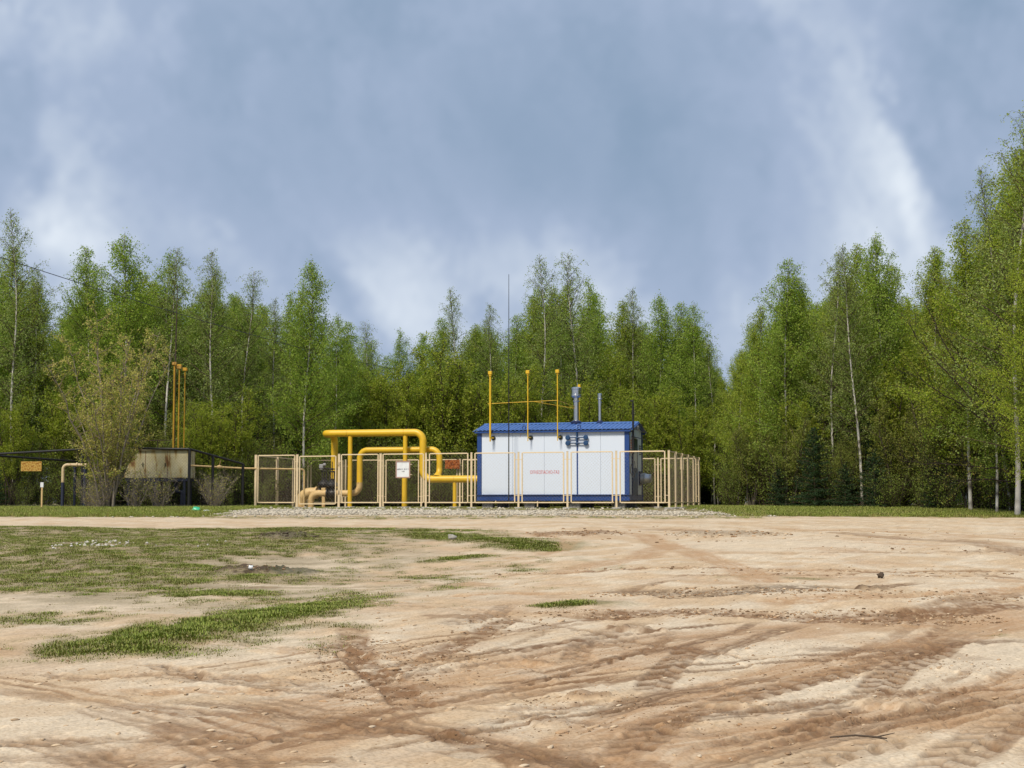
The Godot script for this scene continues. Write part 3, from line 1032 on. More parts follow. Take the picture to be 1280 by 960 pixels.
func shrub_meshes(sd: int, h: float, spread: float, stems: int, o: Dictionary) -> Array:
	var r := RandomNumberGenerator.new()
	r.seed = sd
	var tb := MB.new()
	var lb := leaf_builder()
	for s in stems:
		var az := TAU * s / stems + r.randfn() * 0.4
		var lean := spread * r.randf_range(0.25, 1.0)
		var hh := h * r.randf_range(0.6, 1.05)
		var pts := []
		var rad := []
		var n := 8
		var b0 := Vector3(cos(az), 0, sin(az)) * r.randf_range(0.02, 0.22)
		for i in n + 1:
			var t := float(i) / n
			pts.append(b0 + Vector3(cos(az) * lean * pow(t, 1.2), t * hh - 0.1 * (1.0 - t), sin(az) * lean * pow(t, 1.2)) + Vector3(r.randfn(), 0, r.randfn()) * 0.04)
			rad.append(maxf(0.004, o.stem_r * (1.0 - 0.9 * t)))
		tb.col = o.bark
		tb.tube(pts, rad, 5, false)
		var nb := int(hh * o.branches)
		for i in nb:
			var tt := (i + r.randf()) / nb
			var t: float = lerpf(o.get("low", 0.2), 1.0, tt)
			var f := t * n
			var k := mini(int(f), n - 1)
			var p: Vector3 = pts[k].lerp(pts[k + 1], f - k)
			var a2 := r.randf() * TAU
			var el := r.randf_range(0.35, 1.1)
			var dir := Vector3(cos(a2) * cos(el), sin(el), sin(a2) * cos(el))
			branch(tb, lb, r, p, dir, o.reach * r.randf_range(0.5, 1.2) * (1.1 - 0.6 * tt), o.stem_r * 0.4, o)
	return [tb.mesh(), lb.mesh()]

func spruce_meshes(sd: int, h: float, wide: float) -> Array:
	var r := RandomNumberGenerator.new()
	r.seed = sd
	var tb := MB.new()
	var lb := leaf_builder()
	tb.col = Color(0.10, 0.075, 0.05)
	tb.tube([Vector3(0, -0.1, 0), Vector3(0, h * 0.5, 0), Vector3(0, h, 0)], [h * 0.014, h * 0.008, 0.004], 6, false)
	var rows := int(h / 0.16)
	for i in rows:
		var t := (i + 0.3) / rows
		var y := h * (0.03 + 0.95 * t)
		var ln := wide * pow(1.0 - t, 0.8) * r.randf_range(0.8, 1.1) + 0.08
		var cnt := 6 if t < 0.8 else 4
		for k in cnt:
			var az := TAU * k / cnt + r.randf() * 1.0
			var out := Vector3(cos(az), r.randf_range(-0.05, 0.25) + 0.5 * t, sin(az)).normalized()
			var p0 := Vector3(0, y + r.randfn() * 0.04, 0)
			var tip := p0 + out * ln + Vector3(0, -ln * 0.12, 0)
			tb.tube([p0, p0 + out * ln * 0.6, tip], [0.008, 0.005, 0.002], 3, false)
			var sidev := out.cross(Vector3.UP).normalized()
			var m := int(ln * 120.0) + 8
			for q in m:
				var w := r.randf()
				var at := p0.lerp(tip, w) + sidev * r.randf_range(-1, 1) * ln * 0.32 * (1.05 - w) + Vector3(0, r.randf_range(-0.06, 0.02), 0)
				var tn := r.randf_range(0.6, 1.3)
				lb.leaf(at, r.randf_range(0.05, 0.10), 0.35, Color(0.045 * tn, 0.085 * tn, 0.035 * tn), r.randi())
	return [tb.mesh(), lb.mesh()]

func plant(called: String, ms: Array, at: Vector3, turn: float, sc: Vector3, label: String, category: String, group: String, stem := "trunk", leaf := "crown", bark: Material = null, tilt := 0.0) -> Node3D:
	var o := thing(called, label, category, at, turn, group)
	obj(stem, ms[0], bark if bark else M.bark, o)
	obj(leaf, ms[1], M.leaf, o)
	o.scale = sc
	if tilt != 0.0: o.rotation.z = tilt
	return o

func build_trees() -> void:
	make_frames()
	var twig := Color(0.075, 0.055, 0.04)
	# airy birches, full birches, yellowish birches
	var airy := {"branches": 8.0, "twigs": 11.0, "leaves": 17.0, "leaf": 0.054, "twig_len": 0.6, "twig_r": 0.004, "droop": -0.9, "rise": -0.15, "loose": 0.05, "curve": -0.1, "twig": twig, "c0": Color(0.28, 0.36, 0.10), "c1": Color(0.36, 0.45, 0.14)}
	var full := airy.duplicate()
	full.merge({"branches": 9.0, "twigs": 13.0, "leaves": 27.0, "leaf": 0.064, "c0": Color(0.25, 0.37, 0.05), "c1": Color(0.36, 0.47, 0.085), "loose": 0.075}, true)
	var lush := full.duplicate()
	lush.merge({"c0": Color(0.29, 0.385, 0.04), "c1": Color(0.40, 0.47, 0.065), "leaves": 29.0}, true)
	var bs := []
	bs.append(birch_meshes(11, 11.5, 0.2, 2.45, airy))
	bs.append(birch_meshes(12, 11.5, 0.24, 2.35, airy))
	bs.append(birch_meshes(13, 11.5, 0.16, 2.6, airy))
	bs.append(birch_meshes(14, 11.0, 0.12, 2.75, full))
	bs.append(birch_meshes(15, 11.0, 0.16, 2.9, full))
	bs.append(birch_meshes(16, 11.0, 0.10, 2.7, full))
	bs.append(birch_meshes(17, 11.0, 0.12, 2.8, lush))
	bs.append(birch_meshes(18, 11.0, 0.16, 2.6, lush))
	var bh := [11.5, 11.5, 11.5, 11.0, 11.0, 11.0, 11.0, 11.0]
	print("birches ", Time.get_ticks_msec())
	var wil := {"branches": 5.0, "twigs": 10.0, "leaves": 38.0, "leaf": 0.062, "twig_len": 0.45, "twig_r": 0.004, "droop": 0.3, "rise": 0.5, "loose": 0.05, "curve": 0.25, "twig": Color(0.06, 0.045, 0.03), "bark": Color(0.055, 0.045, 0.035), "stem_r": 0.05, "reach": 0.9, "low": 0.28, "c0": Color(0.24, 0.31, 0.03), "c1": Color(0.36, 0.41, 0.05)}
	var olive := wil.duplicate()
	olive.merge({"c0": Color(0.21, 0.255, 0.05), "c1": Color(0.30, 0.32, 0.08), "leaves": 26.0, "bark": Color(0.09, 0.075, 0.06)}, true)
	var brush := wil.duplicate()
	brush.merge({"branches": 8.0, "stem_r": 0.016, "reach": 0.45, "leaves": 18.0, "low": 0.05, "twig_len": 0.3, "leaf": 0.045, "c0": Color(0.18, 0.25, 0.045), "c1": Color(0.27, 0.33, 0.07)}, true)
	var tan := wil.duplicate()
	tan.merge({"branches": 4.4, "twigs": 12.0, "leaves": 30.0, "leaf": 0.047, "aspect": 0.9, "twig_len": 0.32, "reach": 0.9, "low": 0.18, "stem_r": 0.04, "loose": 0.03, "droop": 0.2, "bark": Color(0.27, 0.235, 0.195), "twig": Color(0.20, 0.16, 0.12), "c0": Color(0.42, 0.46, 0.11), "c1": Color(0.56, 0.47, 0.18)}, true)
	var ws := [shrub_meshes(31, 5.2, 1.2, 9, wil), shrub_meshes(32, 5.0, 1.5, 8, wil), shrub_meshes(33, 4.6, 1.3, 8, olive), shrub_meshes(34, 4.2, 1.6, 7, olive)]
	var br := [shrub_meshes(41, 1.5, 0.7, 9, brush), shrub_meshes(42, 1.3, 0.9, 10, brush), shrub_meshes(43, 1.9, 0.6, 8, brush)]
	var sp := [spruce_meshes(51, 3.2, 1.15), spruce_meshes(52, 2.2, 0.95)]
	print("shrubs ", Time.get_ticks_msec())
	var r := RandomNumberGenerator.new()
	r.seed = 303
	var bl := ["airy pale-trunked birch", "dense pointed green birch", "bright yellow-green birch"]
	var rank := ["tallest", "second tallest", "third tallest", "fourth tallest", "fifth tallest", "sixth tallest", "seventh tallest", "eighth tallest", "ninth tallest"]
	# [x, depth, height, variant, zone]
	var places := [
		[-20.0, 61.5, 11.9, 0, 0], [-20.6, 66.0, 10.3, 1, 0], [-18.3, 67.5, 10.0, 2, 0], [-17.6, 64.0, 10.9, 4, 0], [-16.0, 63.5, 11.3, 3, 0], [-15.2, 66.0, 11.0, 5, 0], [-14.2, 63.0, 10.7, 0, 0], [-13.4, 68.0, 10.6, 2, 0], [-12.3, 63.0, 10.6, 1, 0], [-11.6, 66.0, 10.2, 2, 0], [-10.5, 67.5, 9.2, 1, 0],
		[-22.2, 64.0, 11.3, 5, 0], [-19.2, 70.0, 10.2, 5, 0], [-12.9, 71.0, 9.9, 4, 0], [-16.8, 70.0, 9.8, 4, 0],
		[-8.7, 64.0, 10.3, 3, 1], [-7.9, 68.0, 8.5, 5, 1], [-8.0, 76.0, 9.1, 4, 1], [-7.2, 78.0, 9.4, 2, 1], [-5.8, 80.0, 9.2, 5, 1], [-4.6, 80.0, 9.0, 4, 1], [-2.7, 72.0, 10.2, 0, 1], [-1.0, 72.5, 9.6, 1, 1], [-3.6, 77.0, 8.7, 5, 1], [-1.9, 76.0, 8.6, 3, 1],
		[0.2, 72.0, 9.0, 4, 2], [1.35, 70.0, 11.4, 0, 2], [2.2, 74.0, 9.5, 5, 2], [3.0, 70.5, 11.8, 2, 2], [4.0, 74.0, 9.3, 4, 2], [4.8, 72.0, 9.7, 7, 2], [5.75, 71.5, 10.2, 1, 2], [6.8, 71.0, 9.8, 3, 2], [7.7, 70.5, 9.4, 4, 2], [8.3, 69.5, 9.2, 5, 2], [9.1, 69.0, 7.6, 2, 2], [9.7, 72.0, 6.4, 1, 2], [6.2, 76.0, 8.8, 6, 2], [3.3, 78.0, 9.0, 6, 2],
		[9.3, 63.5, 6.4, 6, 3], [9.9, 61.0, 8.0, 6, 3], [10.5, 59.0, 9.6, 4, 3], [11.4, 60.0, 8.9, 7, 3], [11.9, 57.5, 9.6, 2, 3], [12.9, 58.5, 10.1, 6, 3], [13.9, 57.0, 10.2, 3, 3], [14.6, 59.0, 9.4, 7, 3], [15.5, 56.0, 9.5, 6, 3], [16.4, 58.5, 9.8, 5, 3], [10.3, 65.0, 7.8, 4, 3], [12.2, 64.0, 9.2, 5, 3], [14.3, 64.0, 9.6, 4, 3],
		[15.0, 50.5, 9.7, 7, 4], [15.9, 47.5, 11.6, 6, 4], [14.7, 45.0, 12.2, 2, 4], [14.6, 43.4, 8.0, 7, 4], [16.8, 46.0, 12.8, 2, 4], [17.6, 50.0, 11.2, 6, 4], [17.6, 54.0, 10.6, 4, 4]]
	var where := ["in the wood behind the old gas cabinet", "in the wood behind the yellow pipes", "in the wood behind the white cabin", "in the wood right beyond the fence end", "leaning over the grassy edge beside the ruts"]
	where[3] = "in the wood past the beige side fence"
	where[4] = "at the near end of the wood beside the rutted sand"
	for p in places:
		var k: int = p[3]
		var over := 0
		var alike := 0
		for q in places:
			if q[4] == p[4] and (q[3] < 3) == (k < 3) and (q[3] < 6) == (k < 6):
				alike += 1
				if q[2] / q[1] > p[2] / p[1]: over += 1
		var y := base_h(p[0], -p[1])
		var s: float = p[2] / bh[k]
		var w := s * r.randf_range(0.92, 1.12)
		var kind: int = 0 if k < 3 else (1 if k < 6 else 2)
		plant("birch_tree", bs[k], Vector3(p[0], y, -p[1]), r.randf() * TAU, Vector3(w, s, w), (rank[mini(over, 8)] + " " if alike > 1 else "") + bl[kind] + " " + where[p[4]], "tree", "birches " + where[p[4]], "trunk", "crown", null, r.randfn() * 0.02)
	# the bare-stemmed birch leaning at the edge of the right wood
	plant("birch_tree", bs[1], Vector3(12.55, base_h(12.5, -55.2), -55.2), 0.0, Vector3(0.85, 0.83, 0.85), "birch with a bare leaning white stem before dark spruces", "tree", "", "trunk", "crown", null, 0.055)
	plant("birch_tree", bs[0], Vector3(15.6, base_h(15.6, -48.5), -48.5), 0.2, Vector3(0.9, 0.95, 0.9), "birch with a crooked white stem behind the low arching branches", "tree", "", "trunk", "crown", null, 0.06)
	# tall shrubs behind the pipes
	var sh := [[-7.0, 70.0, 1.15, 1], [-5.9, 69.0, 1.1, 0], [-4.9, 68.5, 1.15, 1], [-3.9, 69.0, 1.05, 0], [-2.9, 68.5, 1.3, 0], [-2.1, 70.0, 1.1, 1], [-0.9, 69.0, 1.05, 1], [0.3, 68.0, 1.1, 0], [-6.4, 73.0, 1.3, 2], [-8.2, 70.5, 1.1, 0], [-9.4, 69.0, 1.0, 1], [1.6, 68.5, 1.0, 1], [3.2, 67.5, 1.0, 0], [4.7, 67.5, 0.95, 1], [6.3, 67.0, 0.95, 0], [7.8, 66.5, 0.85, 1]]
	for p in sh:
		plant("willow_shrub", ws[p[3]], Vector3(p[0], base_h(p[0], -p[1]), -p[1]), r.randf() * TAU, Vector3.ONE * p[2], "tall many-stemmed willow shrub with olive-yellow leaves behind the fenced yard", "shrub", "willow shrubs behind the fenced yard", "stems", "foliage", M.bark)
	for p in [[9.4, 60.0, 0.7, 2], [10.4, 57.5, 0.75, 3], [12.0, 55.5, 0.55, 2], [13.6, 54.5, 0.85, 3], [14.5, 52.5, 1.0, 2], [15.4, 51.5, 0.9, 3], [16.2, 49.0, 0.9, 2], [11.1, 58.0, 0.8, 1], [15.9, 45.5, 0.75, 3], [14.0, 55.5, 1.0, 0]]:
		plant("olive_shrub", ws[p[3]], Vector3(p[0], base_h(p[0], -p[1]), -p[1]), r.randf() * TAU, Vector3.ONE * p[2], "brownish olive shrub with dark stems along the edge of the wood past the side fence", "shrub", "olive shrubs along the wood past the side fence", "stems", "foliage", M.bark)
	for p in [[-19.5, 60.0, 0.75, 0], [-17.9, 61.5, 0.9, 1], [-16.6, 61.0, 0.9, 3], [-13.9, 61.5, 0.9, 2], [-11.2, 61.5, 0.85, 1], [-12.4, 60.5, 0.75, 0], [-10.2, 64.5, 0.7, 3], [-20.5, 57.5, 0.6, 0], [-11.75, 59.0, 0.72, 0], [-15.6, 60.0, 0.8, 1]]:
		plant("leafy_shrub", ws[p[3]], Vector3(p[0], base_h(p[0], -p[1]), -p[1]), r.randf() * TAU, Vector3.ONE * p[2], "leafy shrub growing wild around the back of the old gas cabinet", "shrub", "shrubs around the old gas cabinet", "stems", "foliage", M.bark)
	for p in [[10.9, 55.5, 0.95, 0], [11.8, 54.6, 0.75, 1], [12.7, 54.0, 0.95, 1], [13.3, 56.0, 1.35, 0], [11.6, 58.5, 1.5, 0], [14.2, 51.6, 0.75, 1], [13.4, 58.6, 1.7, 0], [12.4, 59.0, 1.6, 0], [9.9, 57.2, 0.7, 1]]:
		plant("spruce_sapling", sp[p[3]], Vector3(p[0], base_h(p[0], -p[1]), -p[1]), r.randf() * TAU, Vector3.ONE * p[2], "dark green young spruce at the foot of the wood past the side fence", "spruce", "young spruces past the side fence", "trunk", "needles", M.bark)
	for p in [[-10.9, 66.0, 1.25, 0], [-10.0, 68.0, 1.3, 0], [-19.0, 56.5, 0.75, 1], [-12.1, 67.5, 1.3, 0]]:
		plant("spruce_sapling", sp[p[3]], Vector3(p[0], base_h(p[0], -p[1]), -p[1]), r.randf() * TAU, Vector3.ONE * p[2], "dark young spruce in the undergrowth by the old gas cabinet", "spruce", "young spruces by the old gas cabinet", "trunk", "needles", M.bark)
	# low brush as one mass
	for k in 3:
		var xf := []
		var m := ArrayMesh.new()
		for i in 2:
			m.add_surface_from_arrays(Mesh.PRIMITIVE_TRIANGLES, br[k][i].surface_get_arrays(0))
			m.surface_set_material(i, M.bark if i == 0 else M.leaf)
		for i in 130:
			var x := r.randf_range(-23.0, 19.5)
			var d: float
			if x < -9.3: d = r.randf_range(58.5, 66.0)
			elif x < 8.0: d = r.randf_range(66.0, 70.0)
			elif x < 11.5 and r.randf() < 0.6: d = r.randf_range(62.0, 84.0)
			else: d = lerpf(60.0, 46.5, clampf((x - 8.5) / 8.5, 0.0, 1.0)) + r.randf_range(-0.4, 4.5)
			if i > 75:
				d = r.randf_range(58.0, 84.0) if x > 8.5 else r.randf_range(70.0, 92.0)
				x *= d / 62.0
			var s := r.randf_range(0.7, 1.5)
			xf.append(Transform3D(Basis(Vector3.UP, r.randf() * TAU).scaled(Vector3(s, s, s)), Vector3(x, base_h(x, -d), -d)))
		multi("undergrowth", m, null, xf, [], ["low twiggy undergrowth along the foot of the trees", "low brownish brush filling the gaps between the trunks", "knee high saplings and brush under the trees"][k], "undergrowth")
	# the wood farther back
	for k in 3:
		var xf := []
		var m := ArrayMesh.new()
		var src: Array = bs[[4, 5, 6][k]]
		for i in 2:
			m.add_surface_from_arrays(Mesh.PRIMITIVE_TRIANGLES, src[i].surface_get_arrays(0))
			m.surface_set_material(i, M.bark if i == 0 else M.leaf)
		for i in 100:
			var d := r.randf_range(74.0, 104.0)
			var x := r.randf_range(-0.42, 0.42) * d
			var bearing := x / d          # how far to the side, per metre of distance
			var rise := 0.082             # treetops above eye level, per metre of distance
			if bearing < -0.16: rise = 0.130
			elif bearing > -0.02 and bearing < 0.114: rise = 0.117
			elif bearing > 0.182: rise = 0.135
			if absf(bearing - 0.135) < 0.029: rise = 0.051
			var hh := rise * d * r.randf_range(0.88, 1.02)
			var s := hh / 11.0
			var w := maxf(s * 1.15, 0.75)
			if i % 2 == 0 or i > 74:
				var mate: Array = places[(i * 7 + k * 13) % places.size()]
				d = mate[1] + r.randf_range(3.0, 9.0)
				x = mate[0] * d / mate[1] + r.randf_range(-1.1, 1.1)
				s = mate[2] * d / mate[1] * r.randf_range(0.74, 0.9) / 11.0
				w = s * r.randf_range(0.95, 1.15)
			xf.append(Transform3D(Basis(Vector3.UP, r.randf() * TAU).scaled(Vector3(w, s, w)), Vector3(x, base_h(x, -d), -d)))
		multi("far_wood", m, null, xf, [], ["deeper rows of the birch wood closing the view behind", "farther trees of the wood seen between the nearer trunks", "yellow-green depth of the wood behind the nearer trees"][k], "wood")
	# the young tree in front of the old cabinet
	plant("young_maple", shrub_meshes(61, 6.0, 2.3, 14, tan), Vector3(-14.15, base_h(-14.2, -54.2), -54.2), 0.4, Vector3(1.15, 1.08, 1.15), "many-stemmed young tree with tan opening buds before the rusty old gas cabinet", "tree", "", "stems", "foliage", M.bark)
	var bare := tan.duplicate()
	bare.merge({"leaves": 3.0, "twigs": 6.0, "branches": 7.0, "stem_r": 0.014, "low": 0.05, "reach": 0.5, "twig": Color(0.24, 0.205, 0.17), "bark": Color(0.24, 0.205, 0.17)}, true)
	var dead := shrub_meshes(62, 1.4, 1.0, 14, bare)
	for p in [[-14.4, -53.9, 0.9], [-13.2, -54.0, 0.95], [-12.4, -54.3, 0.85], [-11.0, -57.0, 0.9], [-10.7, -55.5, 0.8], [-15.0, -54.8, 0.7]]:
		plant("bare_brush", dead, Vector3(p[0], base_h(p[0], p[1]), p[1]), r.randf() * TAU, Vector3.ONE * p[2], "low bare grey brush tangled around the legs of the old gas cabinet", "shrub", "bare brush around the old cabinet", "stems", "foliage", M.bark)
	# arching dark branches at the edge of the right wood
	var tb := MB.new()
	var lb := leaf_builder()
	var dk := {"branches": 4.0, "twigs": 5.0, "leaves": 9.0, "leaf": 0.05, "twig_len": 0.4, "twig_r": 0.0035, "droop": 0.2, "rise": 0.35, "loose": 0.05, "curve": 0.2, "twig": Color(0.03, 0.024, 0.02), "c0": Color(0.17, 0.17, 0.03), "c1": Color(0.25, 0.22, 0.05)}
	var limbs := [
		[[0, -0.1, 0], [-0.3, 1.0, 0.1], [-1.0, 2.3, 0.1], [-1.9, 3.6, 0.0], [-2.7, 5.0, -0.2], [-3.2, 6.4, -0.3]],
		[[-0.3, 1.0, 0.1], [-1.1, 2.0, 0.5], [-2.2, 2.9, 0.8], [-3.2, 3.5, 0.9], [-4.2, 4.2, 0.8]],
		[[-0.3, 1.1, 0.1], [-1.4, 1.35, -0.3], [-2.6, 1.45, -0.5], [-4.0, 1.55, -0.5]],
		[[-1.0, 2.3, 0.1], [-1.7, 3.9, -0.4], [-2.2, 4.8, -0.6], [-2.6, 5.6, -0.9]],
		[[-1.4, 2.4, 0.55], [-2.4, 3.6, 0.5], [-3.3, 4.7, 0.3], [-3.9, 5.6, 0.2]],
		[[-0.1, 0.5, 0.0], [-1.0, 0.9, 0.7], [-2.1, 1.0, 0.9], [-3.0, 0.8, 1.0]]]
	r.seed = 99
	for l in limbs:
		var cv := Curve3D.new()
		for i in l.size():
			var a: Array = l[maxi(i - 1, 0)]
			var e: Array = l[mini(i + 1, l.size() - 1)]
			var t := Vector3(e[0] - a[0], e[1] - a[1], e[2] - a[2]) / 6.0
			cv.add_point(Vector3(l[i][0], l[i][1], l[i][2]), -t, t)
		var ln := cv.get_baked_length()
		var pts := []
		var rad := []
		for i in 25:
			pts.append(cv.sample_baked(ln * i / 24.0) + Vector3(r.randfn(), r.randfn(), r.randfn()) * 0.015)
			rad.append(lerpf(0.055 if l[0][1] < 0.0 else 0.036, 0.006, i / 24.0))
		tb.col = Color(0.032, 0.026, 0.022)
		tb.tube(pts, rad, 6, false)
		for i in 16:
			var k := 6 + int(i * 18.0 / 16.0)
			branch(tb, lb, r, pts[k], ((pts[k] - pts[k - 1]).normalized() + Vector3(r.randfn() * 0.4, 0.3 + r.randfn() * 0.4, r.randfn() * 0.4)), r.randf_range(0.5, 1.3), 0.009, dk)
	plant("arching_tree", [tb.mesh(), lb.mesh()], Vector3(16.0, base_h(16.0, -46.5), -46.5), 0.0, Vector3(1.05, 1.05, 1.05), "dark nearly bare tree arching its branches out over the grass", "tree", "", "trunk", "foliage", M.bark)
	print("trees ", Time.get_ticks_msec())

# ---------------------------------------------------------------- the gas station
func font() -> SystemFont:
	var f := SystemFont.new()
	f.font_names = PackedStringArray(["Droid Sans"])
	f.font_weight = 400
	return f

func lettering(txt: String, hgh: float, width: float) -> Mesh:
	var t := TextMesh.new()
	t.text = txt
	t.font = font()
	t.font_size = 32
	t.depth = 0.004
	t.pixel_size = 0.01
	t.curve_step = 2.0
	return t

func fit_text(txt: String, width: float, high: float, mt: Material, parent: Node3D, called: String, at: Vector3, turn := 0.0) -> void:
	var m := lettering(txt, high, width)
	var bb := m.get_aabb()
	var o := obj(called, m, mt, parent)
	o.scale = Vector3(width / maxf(bb.size.x, 0.01), high / maxf(bb.size.y, 0.01), 1.0)
	o.position = at - Basis(Vector3.UP, turn) * (Vector3(bb.position.x + bb.size.x * 0.5, bb.position.y + bb.size.y * 0.5, 0) * o.scale)
	o.rotation.y = turn

func corrugated(x0: float, x1: float, y0: float, z0: float, y1: float, z1: float, t: float) -> MB:
	var b := MB.new()
	var up := Vector3(0, z0 - z1, y1 - y0).normalized()
	if up.y < 0: up = -up
	var pitch := 0.155
	var x := x0
	var prof := [[0.0, 0.0], [0.30, 0.0], [0.42, 0.024], [0.86, 0.024], [0.98, 0.0]]
	var pts := []
	while x < x1 - 0.001:
		for p in prof:
			var xx: float = minf(x + p[0] * pitch, x1)
			pts.append(Vector2(xx, p[1]))
		x += pitch
	pts.append(Vector2(x1, 0.0))
	for i in pts.size() - 1:
		var a: Vector2 = pts[i]
		var e: Vector2 = pts[i + 1]
		if e.x - a.x < 0.0005: continue
		var n2 := Vector2(-(e.y - a.y), e.x - a.x).normalized()
		var nn := Vector3(n2.x, 0, 0) + up * n2.y
		var A := Vector3(a.x, y0, z0) + up * a.y
		var B := Vector3(e.x, y0, z0) + up * e.y
		var D := Vector3(e.x, y1, z1) + up * e.y
		var E := Vector3(a.x, y1, z1) + up * a.y
		b.quad(A, B, D, E, nn)
		var dn := up * t
		b.quad(A - dn, B - dn, D - dn, E - dn, -nn)
		b.quad(A, B, B - dn, A - dn, Vector3(0, y0 - y1, z0 - z1).normalized())
		b.quad(D, E, E - dn, D - dn, Vector3(0, y1 - y0, z1 - z0).normalized())
	return b

func build_cabin() -> void:
	var g := 1.385
	var ps := deg_to_rad(15.7)
	# middle of the plan from the front right corner
	var e1 := Vector3(cos(ps), 0, sin(ps))
	var nf := Vector3(-sin(ps), 0, cos(ps))
	var mid := Vector3(4.195, g, -55.2) - e1 * 2.84 - nf * 1.285
	var o := thing("gas_cabin", "white panelled gas regulator cabin with blue trim and blue corrugated gable roof", "cabin", mid, -ps)
	var hx := 2.84
	var hz := 1.285
	var y0 := 0.50
	var y1 := 2.84
	# supports and base frame
	for x in [-2.5, -0.9, 0.8, 2.45]:
		for z in [-1.0, 1.0]:
			var b := MB.new()
			b.box(Vector3(x, 0.12, z), Vector3(0.4, 0.32, 0.3), 0.012)
			obj("support_block", b, M.concrete, o)
	var b := MB.new()
	for s in [-1.0, 1.0]:
		b.box(Vector3(0, 0.39, s * (hz - 0.03)), Vector3(hx * 2 + 0.04, 0.215, 0.06), 0.006)
		b.box(Vector3(0, 0.285, s * (hz + 0.005)), Vector3(hx * 2 + 0.06, 0.02, 0.10), 0.003)
		b.box(Vector3(0, 0.487, s * (hz + 0.004)), Vector3(hx * 2 + 0.06, 0.02, 0.09), 0.003)
		b.box(Vector3(s * (hx - 0.03), 0.39, 0), Vector3(0.06, 0.205, hz * 2 - 0.13), 0.006)
	b.box(Vector3(0, 0.40, 0), Vector3(hx * 2 - 0.14, 0.12, hz * 2 - 0.14), 0.004)
	obj("base_frame", b, M.blue, o)
	# wall panels, front and back
	var seams := [-2.68, -1.50, -0.30, 0.915, 1.80, 2.68]
	for i in 5:
		var xa: float = seams[i]
		var xb: float = seams[i + 1]
		for s in [1.0, -1.0]:
			b = MB.new()
			b.box(Vector3((xa + xb) / 2, (y0 + y1) / 2, s * (hz - 0.05)), Vector3(xb - xa - 0.006, y1 - y0, 0.08), 0.004)
			obj("wall_panel", b, M.white, o)
	for s in [-1.0, 1.0]:
		for zz in [[-1.12, -0.62], [-0.61, 0.31], [0.32, 1.12]]:
			if s > 0 and zz[0] < -0.3 and zz[1] > 0: pass
			b = MB.new()
			b.box(Vector3(s * (hx - 0.05), (y0 + y1) / 2, (zz[0] + zz[1]) / 2), Vector3(0.08, y1 - y0, zz[1] - zz[0] - 0.005), 0.004)
			obj("wall_panel", b, M.white, o)
		b = MB.new()
		var tri_a := [Vector3(s * (hx - 0.01), y1, -hz + 0.02), Vector3(s * (hx - 0.01), y1, hz - 0.02), Vector3(s * (hx - 0.01), y1 + 0.26, 0)]
		var tri_b := [Vector3(s * (hx - 0.08), y1, -hz + 0.02), Vector3(s * (hx - 0.08), y1, hz - 0.02), Vector3(s * (hx - 0.08), y1 + 0.26, 0)]
		b.face(tri_a, Vector3(s, 0, 0))
		b.face(tri_b, Vector3(-s, 0, 0))
		obj("gable", b, M.white, o)
	# corner trims
	for sx in [-1.0, 1.0]:
		for sz in [-1.0, 1.0]:
			b = MB.new()
			b.box(Vector3(sx * (hx - 0.075), (y0 + y1) / 2, sz * (hz + 0.003)), Vector3(0.17, y1 - y0, 0.012), 0.003)
			b.box(Vector3(sx * (hx + 0.003), (y0 + y1) / 2, sz * (hz - 0.045)), Vector3(0.012, y1 - y0 - 0.004, 0.084), 0.003)
			obj("corner_trim", b, M.blue, o)
	b = MB.new()
	b.box(Vector3(0.937, (y0 + y1) / 2, hz - 0.003), Vector3(0.05, y1 - y0 - 0.01, 0.018), 0.003)
	obj("joint_strip", b, M.blue, o)
	# roof
	var ry := 3.13
	for s in [1.0, -1.0]:
		var cb := corrugated(-hx - 0.10, hx + 0.10, y1 + 0.0, s * (hz + 0.14), ry, s * 0.02, 0.006)
		var rf := obj("roof_sheet", cb, M.roof, o)
		b = MB.new()
		b.box(Vector3(0, y1 - 0.055, s * (hz + 0.10)), Vector3(hx * 2 + 0.18, 0.07, 0.02), 0.003)
		obj("fascia", b, M.blue, rf)
		b = MB.new()
		b.box(Vector3(0, y1 - 0.03, s * (hz + 0.045)), Vector3(hx * 2 + 0.16, 0.02, 0.09), 0.003)
		obj("soffit", b, M.blue, rf)
	b = MB.new()
	b.face([Vector3(-hx - 0.12, ry + 0.05, 0), Vector3(hx + 0.12, ry + 0.05, 0), Vector3(hx + 0.12, ry + 0.002, 0.14), Vector3(-hx - 0.12, ry + 0.002, 0.14)], Vector3(0, 0.94, 0.33))
	b.face([Vector3(-hx - 0.12, ry + 0.05, 0), Vector3(hx + 0.12, ry + 0.05, 0), Vector3(hx + 0.12, ry + 0.002, -0.14), Vector3(-hx - 0.12, ry + 0.002, -0.14)], Vector3(0, 0.94, -0.33))
	obj("ridge_cap", b, M.roof, o)
	for s in [-1.0, 1.0]:
		for z in [-1.0, 1.0]:
			b = MB.new()
			b.beam(Vector3(s * (hx + 0.115), y1 - 0.03, z * (hz + 0.14)), Vector3(s * (hx + 0.115), ry + 0.0, z * 0.0), 0.09, 0.012, Vector3(0, 0.3, -z))
			obj("verge_board", b, M.blue, o)
	for x in [-1.05, 1.02]:
		b = MB.new()
		b.tube(bend([Vector3(x - 0.05, y1 + 0.02, hz + 0.03), Vector3(x - 0.05, y1 + 0.17, hz + 0.03), Vector3(x + 0.05, y1 + 0.17, hz + 0.03), Vector3(x + 0.05, y1 + 0.02, hz + 0.03)], 0.045, 4), [0.014], 6)
		obj("lifting_eye", b, M.darkblue, o)
	# vent pipes on the front
	var vx := [-2.28, -0.85, 0.265]
	var vr := [0.038, 0.021, 0.021]
